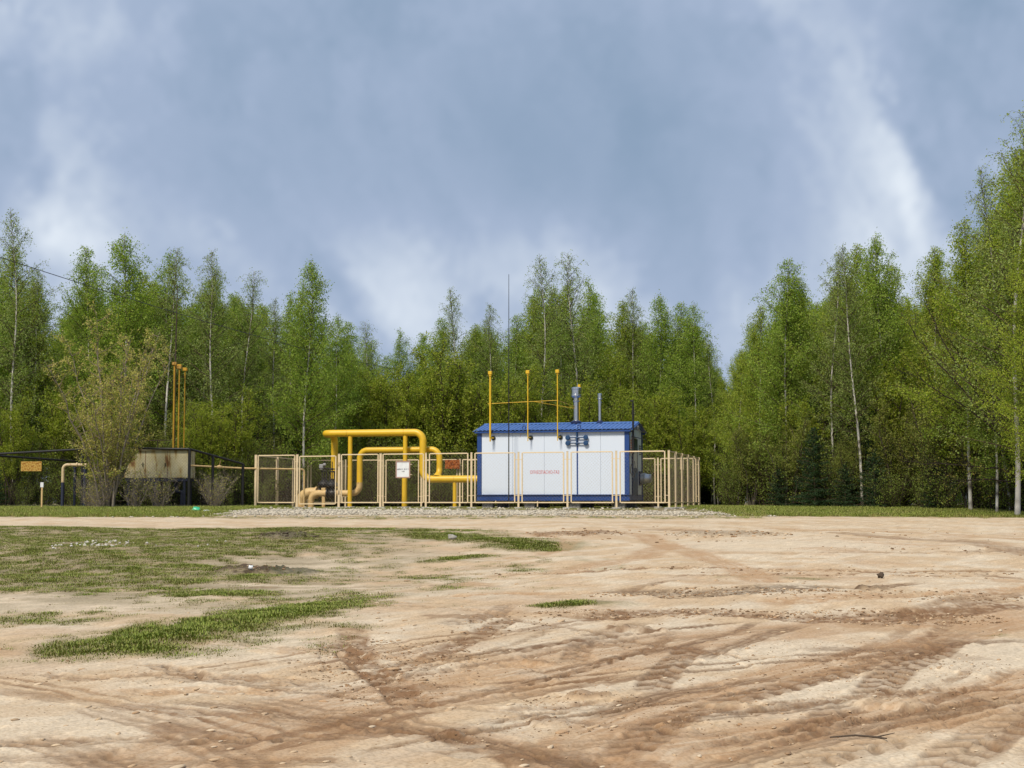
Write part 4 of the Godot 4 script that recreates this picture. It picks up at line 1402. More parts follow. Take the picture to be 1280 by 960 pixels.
	for i in 3:
		b = MB.new()
		var zf := hz + 0.24
		b.tube(bend([Vector3(vx[i] + 0.05, 2.575, hz - 0.02), Vector3(vx[i] + 0.05, 2.575, hz + 0.12), Vector3(vx[i], 2.56, zf), Vector3(vx[i], 4.92, zf)], 0.05, 4), [vr[i]], 10)
		b.rod(Vector3(vx[i], 2.44, zf), Vector3(vx[i], 2.7, zf), vr[i] * 0.8, 10)
		var vp := obj("vent_pipe", b, M.yellow, o)
		b = MB.new()
		b.box(Vector3(vx[i], 4.96, zf), Vector3(0.135, 0.13, 0.135), 0.012)
		b.lathe(Vector3(vx[i], 4.82, zf), Vector3.UP, [[vr[i] + 0.004, 0.0], [vr[i] + 0.02, 0.03], [vr[i] + 0.02, 0.07]], 10)
		obj("vent_head", b, M.yellow, vp)
		b = MB.new()
		b.lathe(Vector3(vx[i] + 0.05, 2.575, hz - 0.012), Vector3(0, 0, 1), [[0.085, 0.0], [0.085, 0.03], [0.06, 0.04], [0.0, 0.04]], 16)
		obj("wall_flange", b, M.blackgreen, vp)
	b = MB.new()
	b.rod(Vector3(vx[0] - 0.1, 3.83, hz + 0.20), Vector3(vx[1] + 0.05, 3.88, hz + 0.20), 0.013, 6)
	b.rod(Vector3(vx[1], 3.88, hz + 0.20), Vector3(vx[2] + 0.03, 3.91, hz + 0.20), 0.011, 6)
	b.rod(Vector3(vx[2], 3.91, hz + 0.20), Vector3(0.60, 3.74, 0.03), 0.011, 6)
	b.rod(Vector3(vx[1] + 0.2, 3.88, hz + 0.20), Vector3(0.60, 3.69, 0.03), 0.011, 6)
	obj("brace_rod", b, M.yellow, o)
	b = MB.new()
	b.rod(Vector3(0.38, 2.4, -hz - 0.14), Vector3(0.38, 4.60, -hz - 0.14), 0.02, 8)
	b.box(Vector3(0.38, 4.63, -hz - 0.14), Vector3(0.12, 0.13, 0.12), 0.01)
	b.rod(Vector3(0.38, 2.45, -hz - 0.14), Vector3(0.38, 2.45, -hz + 0.02), 0.026, 8)
	obj("vent_pipe", b, M.yellow, o)
	# breather manifold on the front
	b = MB.new()
	var mx := 0.937
	var zf := hz + 0.07
	for yy in [2.555, 2.355]:
		b.rod(Vector3(mx - 0.33, yy, zf), Vector3(mx + 0.33, yy, zf), 0.024, 8)
		for s in [-1.0, 1.0]:
			b.lathe(Vector3(mx + s * 0.335, yy, zf - 0.03), Vector3(0, 0, 1), [[0.0, 0.0], [0.075, 0.0], [0.09, 0.015], [0.09, 0.05], [0.075, 0.065], [0.0, 0.07]], 18)
	b.rod(Vector3(mx, 2.28, zf), Vector3(mx, 2.80, zf), 0.026, 8)
	for yy in [2.555, 2.355]: b.box(Vector3(mx, yy, zf - 0.04), Vector3(0.16, 0.05, 0.07), 0.005)
	obj("breather_manifold", b, M.petrol, o)
	# chimneys
	b = MB.new()
	var c0 := Vector3(0.60, 2.95, 0.0)
	b.lathe(c0, Vector3.UP, [[0.17, 0.20], [0.17, 0.26], [0.105, 0.30], [0.105, 0.98], [0.125, 1.0], [0.125, 1.03], [0.105, 1.05], [0.105, 1.13], [0.14, 1.15], [0.20, 1.19], [0.205, 1.20], [0.205, 1.25], [0.19, 1.26], [0.19, 1.44], [0.205, 1.45], [0.205, 1.50], [0.12, 1.54], [0.0, 1.55]], 24)
	var ch := obj("chimney", b, M.steel, o)
	b = MB.new()
	b.lathe(c0, Vector3.UP, [[0.21, 0.17], [0.21, 0.24], [0.15, 0.285], [0.11, 0.29]], 20)
	obj("roof_collar", b, M.darkblue, ch)
	b = MB.new()
	b.rod(c0 + Vector3(0.05, 1.54, 0), c0 + Vector3(0.05, 1.70, 0), 0.012, 6)
	obj("thermometer_stub", b, M.steel, ch)
	b = MB.new()
	c0 = Vector3(1.50, 2.95, 0.0)
	b.lathe(c0, Vector3.UP, [[0.065, 0.2], [0.065, 0.93], [0.075, 0.94], [0.075, 0.97], [0.065, 0.98], [0.065, 1.06], [0.10, 1.08], [0.10, 1.10], [0.085, 1.11], [0.085, 1.24], [0.095, 1.25], [0.095, 1.27], [0.0, 1.30]], 20)
	ch = obj("chimney", b, M.steel, o)
	b = MB.new()
	b.lathe(c0, Vector3.UP, [[0.13, 0.18], [0.13, 0.23], [0.09, 0.275], [0.068, 0.28]], 20)
	obj("roof_collar", b, M.darkblue, ch)
	# lettering and stencils on the front
	fit_text("ОГНЕОПАСНО-ГАЗ", 1.09, 0.125, M.redpaint, o, "wall_lettering", Vector3(-0.285, 1.315, hz - 0.0085))
	for q in [[-1.22, 2.66], [1.30, 2.62]]:
		b = MB.new()
		b.beam(Vector3(q[0], q[1] - 0.07, hz - 0.0095), Vector3(q[0] + (0.05 if q[0] < 0 else -0.06), q[1] + 0.07, hz - 0.0095), 0.018, 0.004)
		obj("red_stencil", b, M.redpaint, o)
	# right end: door, awning, notice, louvre, duct
	b = MB.new()
	b.box(Vector3(hx + 0.012, 1.49, 0.28), Vector3(0.04, 2.0, 0.86), 0.006)
	var door := obj("door", b, M.petrol, o)
	b = MB.new()
	for zz in [-0.17, 0.73]: b.box(Vector3(hx + 0.01, 1.49, zz), Vector3(0.05, 2.06, 0.03), 0.004)
	b.box(Vector3(hx + 0.01, 2.505, 0.28), Vector3(0.05, 0.03, 0.86), 0.004)
	obj("door_frame", b, M.darkblue, door)
	b = MB.new()
	b.box(Vector3(hx + 0.036, 1.78, 0.28), Vector3(0.008, 0.62, 0.6), 0.002)
	obj("door_notice", b, M.paper, door)
	b = MB.new()
	b.tube([Vector3(hx + 0.03, 1.42, -0.02), Vector3(hx + 0.09, 1.42, -0.02), Vector3(hx + 0.09, 1.42, 0.10)], [0.012], 6)
	obj("handle", b, M.steel, door)
	b = MB.new()
	b.box(Vector3(hx + 0.16, 2.56, 0.28), Vector3(0.32, 0.02, 1.1), 0.004, Basis(Vector3(0, 0, 1), -0.25))
	obj("awning", b, M.darkblue, o)
	b = MB.new()
	b.box(Vector3(hx + 0.006, 2.2, 0.94), Vector3(0.012, 0.62, 0.30), 0.003)
	var sg := obj("warning_plate", b, M.paper, o)
	for k in 6:
		b = MB.new()
		b.box(Vector3(hx + 0.014, 2.44 - k * 0.085, 0.94), Vector3(0.004, 0.045, 0.16 + 0.05 * (k % 2)), 0.001)
		obj("red_print", b, M.redpaint, sg)
	for k in 5:
		b = MB.new()
		b.box(Vector3(hx + 0.004, 2.30 - k * 0.075, -0.80), Vector3(0.016, 0.035, 0.34), 0.004)
		obj("vent_slot", b, M.black, o)
	b = MB.new()
	b.box(Vector3(hx + 0.06, 2.93, 0.42), Vector3(0.14, 0.16, 0.16), 0.02)
	b.lathe(Vector3(hx + 0.11, 2.93, 0.42), Vector3(1, -0.3, 0.3), [[0.07, 0.0], [0.09, 0.06], [0.08, 0.08], [0.0, 0.08]], 12)
	obj("end_lamp", b, M.greyplastic, o)
	b = MB.new()
	b.box(Vector3(hx + 0.02, 1.10, -0.76), Vector3(0.05, 0.52, 0.46), 0.006)
	var du := obj("duct_collar", b, M.darkblue, o)
	b = MB.new()
	b.lathe(Vector3(hx + 0.03, 1.10, -0.76), Vector3(1, 0, 0), [[0.0, 0.0], [0.19, 0.0], [0.19, 0.12], [0.205, 0.13], [0.205, 0.17], [0.19, 0.18], [0.15, 0.34], [0.16, 0.35], [0.16, 0.40], [0.13, 0.42], [0.0, 0.42]], 20)
	obj("extract_duct", b, M.galv, du)
	# cable mast on the corner
	b = MB.new()
	var px := hx + 0.14
	b.rod(Vector3(px, 1.95, 1.20), Vector3(px, 3.78, 1.20), 0.036, 10)
	b.rod(Vector3(px - 0.0, 3.78, 1.20), Vector3(px, 3.84, 1.20), 0.015, 8)
	b.box(Vector3(px - 0.03, 3.86, 1.20), Vector3(0.12, 0.05, 0.06), 0.008)
	for yy in [2.1, 2.75]: b.box(Vector3(hx + 0.07, yy, 1.20), Vector3(0.14, 0.04, 0.03), 0.004)
	var cm := obj("cable_mast", b, M.black, o)
	b = MB.new()
	b.tube(bend([Vector3(px, 1.97, 1.20), Vector3(px, 1.72, 1.20), Vector3(px - 0.1, 1.5, 1.17), Vector3(px - 0.12, 1.28, 1.16), Vector3(px + 0.02, 1.10, 1.19), Vector3(px + 0.08, 1.35, 1.2), Vector3(px + 0.04, 1.7, 1.2)], 0.06, 3), [0.013], 6)
	obj("cable", b, M.black, cm)
	# lightning mast before the cabin
	b = MB.new()
	var mp := mid + e1 * (-4.338 + 2.84) + nf * (1.285 + 0.5)
	b.tube([Vector3(0, -0.05, 0), Vector3(0, 4.0, 0), Vector3(0, 6.6, 0), Vector3(0.0, 8.55, 0)], [0.022, 0.019, 0.013, 0.009], 8)
	b.box(Vector3(0, 3.88, 0), Vector3(0.06, 0.07, 0.06), 0.01)
	b.lathe(Vector3(0, 0, 0), Vector3.UP, [[0.09, -0.02], [0.09, 0.02], [0.03, 0.04]], 12)
	var mo := obj("lightning_mast", b, M.black)
	mo.position = Vector3(mp.x, hgt(mp.x, mp.z), mp.z)
	tag(mo, "thin tall black lightning mast standing before the white cabin", "mast")

# ---------------------------------------------------------------- fences
func wire_panel(w: float, h: float, pitch: float, wr: float) -> MB:
	var b := MB.new()
	var k := -h
	while k < w:
		for s in 2:
			# lines x - y = k and mirrored
			var a := Vector2(maxf(k, 0.0), maxf(-k, 0.0))
			var ln := minf(w - a.x, h - a.y)
			if ln > 0.01:
				var e := a + Vector2(ln, ln)
				if s == 1:
					a.x = w - a.x
					e.x = w - e.x
				b.tube([Vector3(a.x, a.y, 0.0015 * (s * 2 - 1)), Vector3(e.x, e.y, 0.0015 * (s * 2 - 1))], [wr], 3, false)
		k += pitch
	return b

# posts and framed mesh panels from one point to another
func fence_post(parent: Node3D, at: Vector3, hgh: float, wide: float, m: Material) -> void:
	var b := MB.new()
	b.box(at + Vector3(0, hgh / 2, 0), Vector3(wide, hgh, wide), 0.006)
	b.box(at + Vector3(0, hgh + 0.006, 0), Vector3(wide + 0.012, 0.012, wide + 0.012), 0.003)
	var p := obj("post", b, m, parent)
	b = MB.new()
	b.lathe(at + Vector3(0, -0.05, 0), Vector3.UP, [[0.19, 0.0], [0.185, 0.07], [0.15, 0.095], [0.0, 0.10]], 14)
	obj("footing", b, M.concrete, p)

func fence_panel(parent: Node3D, a: Vector3, e: Vector3, lo: float, hi: float, m: Material, wire: Material, gap := 0.10, bracket := true) -> MeshInstance3D:
	var dir := e - a
	dir.y = 0
	var ln := dir.length()
	dir /= ln
	var p0 := a + dir * gap
	var p1 := e - dir * gap
	var y0 := lerpf(a.y, e.y, 0.5) + lo
	var up := Vector3(0, hi - lo, 0)
	p0.y = y0
	p1.y = y0
	var nn := Vector3(-dir.z, 0, dir.x)
	var t := 0.042
	var b := MB.new()
	b.beam(p0, p0 + up, t, t * 0.8, nn)
	b.beam(p1, p1 + up, t, t * 0.8, nn)
	b.beam(p0 + dir * t * 0.5, p1 - dir * t * 0.5, t, t * 0.8, nn)
	b.beam(p0 + up + dir * t * 0.5, p1 + up - dir * t * 0.5, t, t * 0.8, nn)
	var f := obj("panel_frame", b, m, parent)
	var w := wire_panel((p1 - p0).length(), hi - lo, 0.12, 0.0014)
	var wm := obj("wire_mesh", w, wire, f)
	wm.position = p0
	wm.rotation.y = atan2(-dir.z, dir.x)
	if bracket:
		for s in 2:
			var pp := p0 if s == 0 else p1
			var q := a if s == 0 else e
			for yy in [0.14, 0.86]:
				b = MB.new()
				b.beam(Vector3(q.x, y0 + (hi - lo) * yy, q.z), Vector3(pp.x, y0 + (hi - lo) * yy, pp.z), 0.035, 0.02, Vector3.UP)
				obj("bracket", b, m, f)
	return f

func ground_pt(x: float, z: float) -> Vector3:
	return Vector3(x, 1.385, z)

func build_fences() -> void:
	var front := [[5.4, -53.0], [3.63, -53.62], [1.95, -54.21], [0.23, -54.82], [-1.46, -55.41], [-3.13, -56.0], [-4.83, -56.59], [-6.42, -57.15], [-8.05, -57.72], [-9.7, -58.3]]
	var fo := thing("mesh_fence", "beige steel mesh fence along the front of the cabin and yellow pipes", "fence", Vector3.ZERO, 0.0)
	for p in front:
		fence_post(fo, ground_pt(p[0], p[1]), 2.0, 0.07 if p[0] > -4.5 else 0.085, M.beige)
	for i in 9:
		if i == 7: continue
		fence_panel(fo, ground_pt(front[i][0], front[i][1]), ground_pt(front[i + 1][0], front[i + 1][1]), 0.21, 1.98, M.beige, M.wire, 0.14 if i < 5 else 0.10)
	# the sagging gate
	var gt := thing("mesh_gate", "beige mesh gate leaf sagging in the front fence before the black valves", "gate", Vector3.ZERO, 0.0)
	var ga := ground_pt(-6.50, -57.05)
	var gb := ground_pt(-7.97, -57.62)
	var f := fence_panel(gt, ga, gb, 0.16, 1.93, M.beige, M.wire, 0.03, false)
	f.rotation = Vector3.ZERO
	for p in [[-6.44, -57.1], [-8.03, -57.66]]:
		for yy in [0.55, 1.6]:
			var b := MB.new()
			b.lathe(ground_pt(p[0], p[1]) + Vector3(0, yy, 0.02), Vector3.UP, [[0.0, 0.0], [0.022, 0.0], [0.022, 0.11], [0.0, 0.11]], 8)
			obj("hinge", b, M.beige, gt)
	# right side, running back
	var side := [[5.4, -53.0], [5.82, -54.76], [6.24, -56.52], [6.66, -58.28], [7.08, -60.04], [7.5, -61.8]]
	fo = thing("mesh_fence", "beige steel mesh side fence running back past the cabin's blue door", "fence", Vector3.ZERO, 0.0)
	for i in range(1, 6): fence_post(fo, ground_pt(side[i][0], side[i][1]), 2.0, 0.075, M.beige)
	for i in 5: fence_panel(fo, ground_pt(side[i][0], side[i][1]), ground_pt(side[i + 1][0], side[i + 1][1]), 0.21, 1.98, M.beige, M.wire, 0.09)
	# rear
	fo = thing("mesh_fence", "beige steel mesh rear fence in front of the wood, behind the yellow pipes", "fence", Vector3.ZERO, 0.0)
	var rear := []
	for i in 11:
		rear.append([lerpf(7.5, -8.6, i / 10.0), lerpf(-61.8, -65.0, i / 10.0)])
	for i in range(1, 11): fence_post(fo, ground_pt(rear[i][0], rear[i][1]), 2.0, 0.07, M.beige)
	for i in 10: fence_panel(fo, ground_pt(rear[i][0], rear[i][1]), ground_pt(rear[i + 1][0], rear[i + 1][1]), 0.21, 1.98, M.beige, M.wire, 0.12)
	# left side
	fo = thing("mesh_fence", "beige steel mesh side fence at the left end beside the gas line", "fence", Vector3.ZERO, 0.0)
	var left := [[-9.7, -58.3], [-9.28, -60.87], [-8.94, -63.0], [-8.6, -65.0]]
	for i in range(1, 3): fence_post(fo, ground_pt(left[i][0], left[i][1]), 2.0, 0.10, M.beige)
	for i in 3: fence_panel(fo, ground_pt(left[i][0], left[i][1]), ground_pt(left[i + 1][0], left[i + 1][1]), 0.21, 1.98, M.beige, M.wire, 0.10)
	# signs hung on the fences
	var sn := thing("notice_board", "white framed notice hung on the front fence before a yellow pipe leg", "sign", Vector3(-3.94, 0, -55.66), -0.335)
	var b := MB.new()
	for s in [-1.0, 1.0]:
		b.box(Vector3(s * 0.262, 2.785, 0), Vector3(0.045, 0.62, 0.035), 0.004)
		b.box(Vector3(0, 2.785 + s * 0.287, 0), Vector3(0.48, 0.045, 0.035), 0.004)
	obj("frame", b, M.brownframe, sn)
	b = MB.new()
	b.box(Vector3(0, 2.785, -0.002), Vector3(0.485, 0.535, 0.014), 0.002)
	var bd := obj("board", b, M.signwhite, sn)
	# two short rows of small dark letters, too small to read
	var r := RandomNumberGenerator.new()
	r.seed = 4
	for row in [[-0.225, 0.215, 2.795, 0.048, [9, 14]], [-0.05, 0.055, 2.715, 0.034, []]]:
		var x: float = row[0]
		var k := 0
		b = MB.new()
		while x < row[1]:
			k += 1
			if k in row[4]:
				x += 0.03
				continue
			var hgh: float = row[3]
			b.box(Vector3(x + 0.004, row[2], 0.0075), Vector3(0.007, hgh, 0.003), 0.0008)
			b.box(Vector3(x + 0.013, row[2] + hgh * (0.4 if r.randf() < 0.5 else -0.4), 0.0075), Vector3(0.011, hgh * 0.2, 0.003), 0.0008)
			if r.randf() < 0.7: b.box(Vector3(x + 0.0215, row[2], 0.0075), Vector3(0.006, hgh, 0.003), 0.0008)
			x += 0.0295
		obj("small_print", b, M.ink, bd)
	for yy in [2.6, 2.97]:
		b = MB.new()
		b.box(Vector3(0.30, yy, -0.05), Vector3(0.05, 0.03, 0.09), 0.003)
		obj("hook", b, M.beige, sn)
	sn = thing("rusty_plate", "rust-orange plate seen edge to edge on the rear fence beside the inlet pipe", "sign", Vector3(-2.45, 0, -63.66), -0.19)
	b = MB.new()
	b.box(Vector3(0, 3.17, 0.06), Vector3(0.62, 0.37, 0.012), 0.003)
	obj("plate", b, M.rust, sn)
	b = MB.new()
	for s in [-1.0, 1.0]: b.box(Vector3(s * 0.15, 3.1, 0.03), Vector3(0.03, 0.03, 0.06), 0.002)
	obj("bracket", b, M.beige, sn)
	# meter box on the side fence
	sn = thing("junction_box", "small beige junction box fixed to the side fence", "box", Vector3(6.42, 0, -57.3), 1.337)
	b = MB.new()
	b.box(Vector3(0, 3.0, -0.07), Vector3(0.34, 0.40, 0.12), 0.012)
	obj("casing", b, M.beige, sn)
	b = MB.new()
	b.box(Vector3(0, 3.0, -0.135), Vector3(0.30, 0.36, 0.012), 0.004)
	obj("lid", b, M.beige, sn)

# ---------------------------------------------------------------- pipes
func build_pipes() -> void:
	var ps := deg_to_rad(15.7)
	var e1 := Vector3(cos(ps), 0, sin(ps))          # along the run, to the right
	var bk := Vector3(sin(ps), 0, -cos(ps))         # away, to the back
	var A := Vector3(-1.284, 0, -57.4)              # inlet at the cabin wall
	var gy := 1.385
	var at := func(s: float, y: float, back := 0.0) -> Vector3: return A - e1 * s + bk * back + Vector3(0, y, 0)
	var o := thing("gas_pipe", "large yellow gas pipe arching over the yard and down into the cabin", "pipe", Vector3.ZERO)
	var b := MB.new()
	b.tube(bend([at.call(-0.2, 2.47), at.call(2.15, 2.47), at.call(2.15, 4.235), at.call(6.2, 4.24), at.call(6.2, 4.24, 1.15), at.call(6.2, 2.0, 1.15)], 0.34, 8), [0.135], 20)
	var pm := obj("pipe_run", b, M.yellow, o)
	for q in [[0.9, 2.47], [2.9, 4.236], [5.2, 4.239]]:
		b = MB.new()
		b.torus(at.call(q[0], q[1]), e1, 0.134, 0.007, 20)
		obj("weld_seam", b, M.yellowdark, pm)
	for q in [[0.89, 2.36, 0.075], [2.86, 4.12, 0.085], [5.09, 4.12, 0.085]]:
		b = MB.new()
		b.rod(at.call(q[0], gy - 0.05), at.call(q[0], q[1]), q[2], 14)
		b.lathe(at.call(q[0], gy), Vector3.UP, [[q[2], 0.07], [q[2] + 0.03, 0.05], [q[2] + 0.06, 0.03]], 14)
		var lg := obj("support_leg", b, M.yellow, o)
		b = MB.new()
		b.lathe(at.call(q[0], gy - 0.05), Vector3.UP, [[0.24, 0.0], [0.23, 0.09], [0.18, 0.11], [0.0, 0.11]], 16)
		obj("footing", b, M.concrete, lg)
	b = MB.new()
	b.rod(at.call(2.86, gy + 0.02, -0.07), at.call(2.86, 3.0, -0.05), 0.10, 14)
	obj("leg_sleeve", b, M.yellow, o)
	# bypass
	o = thing("bypass_pipe", "lower yellow bypass pipe looping behind the main pipe from a beige elbow", "pipe", Vector3.ZERO)
	b = MB.new()
	b.tube(bend([at.call(1.6, 2.56, 0.1), at.call(1.6, 2.75, 0.32), at.call(1.6, 3.60, 0.32), at.call(4.82, 3.60, 0.32), at.call(4.82, 2.36, 0.32)], 0.15, 5).slice(0, 7) + bend([at.call(1.6, 2.9, 0.32), at.call(1.6, 3.60, 0.32), at.call(4.82, 3.60, 0.32), at.call(4.82, 2.36, 0.32)], 0.33, 8), [0.113], 18)
	obj("pipe_run", b, M.yellow, o)
	b = MB.new()
	b.lathe(at.call(1.6, 2.50, 0.06), Vector3(0, 1, 0) + bk * 0.6, [[0.20, 0.02], [0.15, 0.12], [0.12, 0.2]], 18)
	obj("tee_collar", b, M.yellow, o)
	b = MB.new()
	b.tube(bend([at.call(4.82, 2.36, 0.32), at.call(4.82, 1.95, 0.32), at.call(5.75, 1.95, 0.32)], 0.30, 8), [0.118], 18)
	b.tube(bend([at.call(6.15, 1.95, 0.32), at.call(6.83, 1.95, 0.32), at.call(6.83, 1.2, 0.32)], 0.32, 8), [0.128], 18)
	obj("beige_run", b, M.beigepipe, o)
	gate_valve(o, at.call(5.95, 1.95, 0.32), e1, 1.0)
	# rear incoming pipe
	o = thing("inlet_pipe", "thick beige elbow pipe rising from the ground to the rear black valve", "pipe", Vector3.ZERO)
	b = MB.new()
	b.tube(bend([at.call(6.95, 1.98, 1.15), at.call(7.62, 1.98, 1.15), at.call(7.62, 1.2, 1.15)], 0.42, 8), [0.20], 20)
	b.lathe(at.call(6.95, 1.98, 1.15), e1, [[0.20, -0.02], [0.235, -0.02], [0.235, 0.05], [0.16, 0.06], [0.0, 0.06]], 20)
	obj("elbow", b, M.beigepipe, o)
	b = MB.new()
	b.tube(bend([at.call(6.9, 1.98, 1.15), at.call(6.2, 1.98, 1.15), at.call(6.2, 2.3, 1.15)], 0.25, 6), [0.125], 16)
	obj("beige_run", b, M.beigepipe, o)
	gate_valve(o, at.call(6.62, 1.98, 1.15), e1, 1.02)
	b = MB.new()
	b.box(at.call(6.75, 2.98, 1.15), Vector3(0.16, 0.22, 0.14), 0.02)
	b.box(at.call(6.62, 3.08, 1.15), Vector3(0.12, 0.10, 0.12), 0.02)
	obj("actuator", b, M.greyplastic, o)
	b = MB.new()
	b.box(at.call(6.3, 1.6, 0.32), Vector3(0.12, 0.55, 0.12), 0.01)
	b.box(at.call(6.3, 2.10, 0.32), Vector3(0.16, 0.12, 0.16), 0.01)
	obj("prop", b, M.beigepipe, o)
	# thin gas line from the old cabinet
	o = thing("gas_line", "thin beige gas line running level from the old cabinet into the fenced yard", "pipe", Vector3.ZERO)
	b = MB.new()
	b.tube(bend([Vector3(-12.1, 2.97, -57.0), Vector3(-10.16, 2.88, -58.0), Vector3(-8.0, 2.87, -59.3), Vector3(-8.0, 1.3, -59.3)], 0.12, 5), [0.036], 10)
	obj("pipe_run", b, M.beigepipe, o)
	b = MB.new()
	b.lathe(Vector3(-10.95, 2.92, -57.6), Vector3(1, -0.03, -0.5), [[0.0, -0.07], [0.06, -0.07], [0.075, 0.0], [0.06, 0.07], [0.0, 0.07]], 12)
	b.rod(Vector3(-10.95, 2.95, -57.6), Vector3(-10.9, 3.16, -57.55), 0.014, 6)
	obj("cock", b, M.beigepipe, o)

func gate_valve(parent: Node3D, p: Vector3, ax: Vector3, s: float) -> void:
	var b := MB.new()
	for k in [-1.0, 1.0]:
		b.lathe(p + ax * k * 0.17 * s, ax, [[0.0, -0.025], [0.20 * s, -0.025], [0.20 * s, 0.025], [0.0, 0.025]], 18)
	b.lathe(p - ax * 0.16 * s, ax, [[0.13 * s, 0.0], [0.17 * s, 0.08 * s], [0.185 * s, 0.16 * s], [0.17 * s, 0.24 * s], [0.13 * s, 0.32 * s]], 18)
	b.lathe(p, Vector3.UP, [[0.16 * s, 0.05], [0.16 * s, 0.25 * s], [0.25 * s, 0.27 * s], [0.25 * s, 0.34 * s], [0.20 * s, 0.40 * s], [0.10 * s, 0.48 * s], [0.07 * s, 0.5 * s], [0.07 * s, 0.56 * s], [0.0, 0.56 * s]], 18)
	for k in [-1.0, 1.0]:
		b.beam(p + ax * k * 0.09 * s + Vector3(0, 0.44 * s, 0), p + ax * k * 0.085 * s + Vector3(0, 0.82 * s, 0), 0.05, 0.05, Vector3(0, 0, 1))
	b.box(p + Vector3(0, 0.83 * s, 0), Vector3(0.24 * s, 0.06, 0.10), 0.01, Basis(Vector3.UP, atan2(-ax.z, ax.x)))
	b.rod(p + Vector3(0, 0.45 * s, 0), p + Vector3(0, 1.22 * s, 0), 0.018, 8)
	var v := obj("gate_valve", b, M.black, parent)
	b = MB.new()
	var hc := p + Vector3(0, 0.93 * s, 0)
	b.torus(hc, Vector3.UP, 0.21 * s, 0.018, 24)
	for k in 5:
		var a := TAU * k / 5.0
		b.rod(hc, hc + Vector3(cos(a), 0, sin(a)) * 0.21 * s, 0.012, 6)
	b.lathe(hc, Vector3.UP, [[0.0, -0.04], [0.045, -0.04], [0.045, 0.04], [0.0, 0.04]], 10)
	obj("handwheel", b, M.black, v)

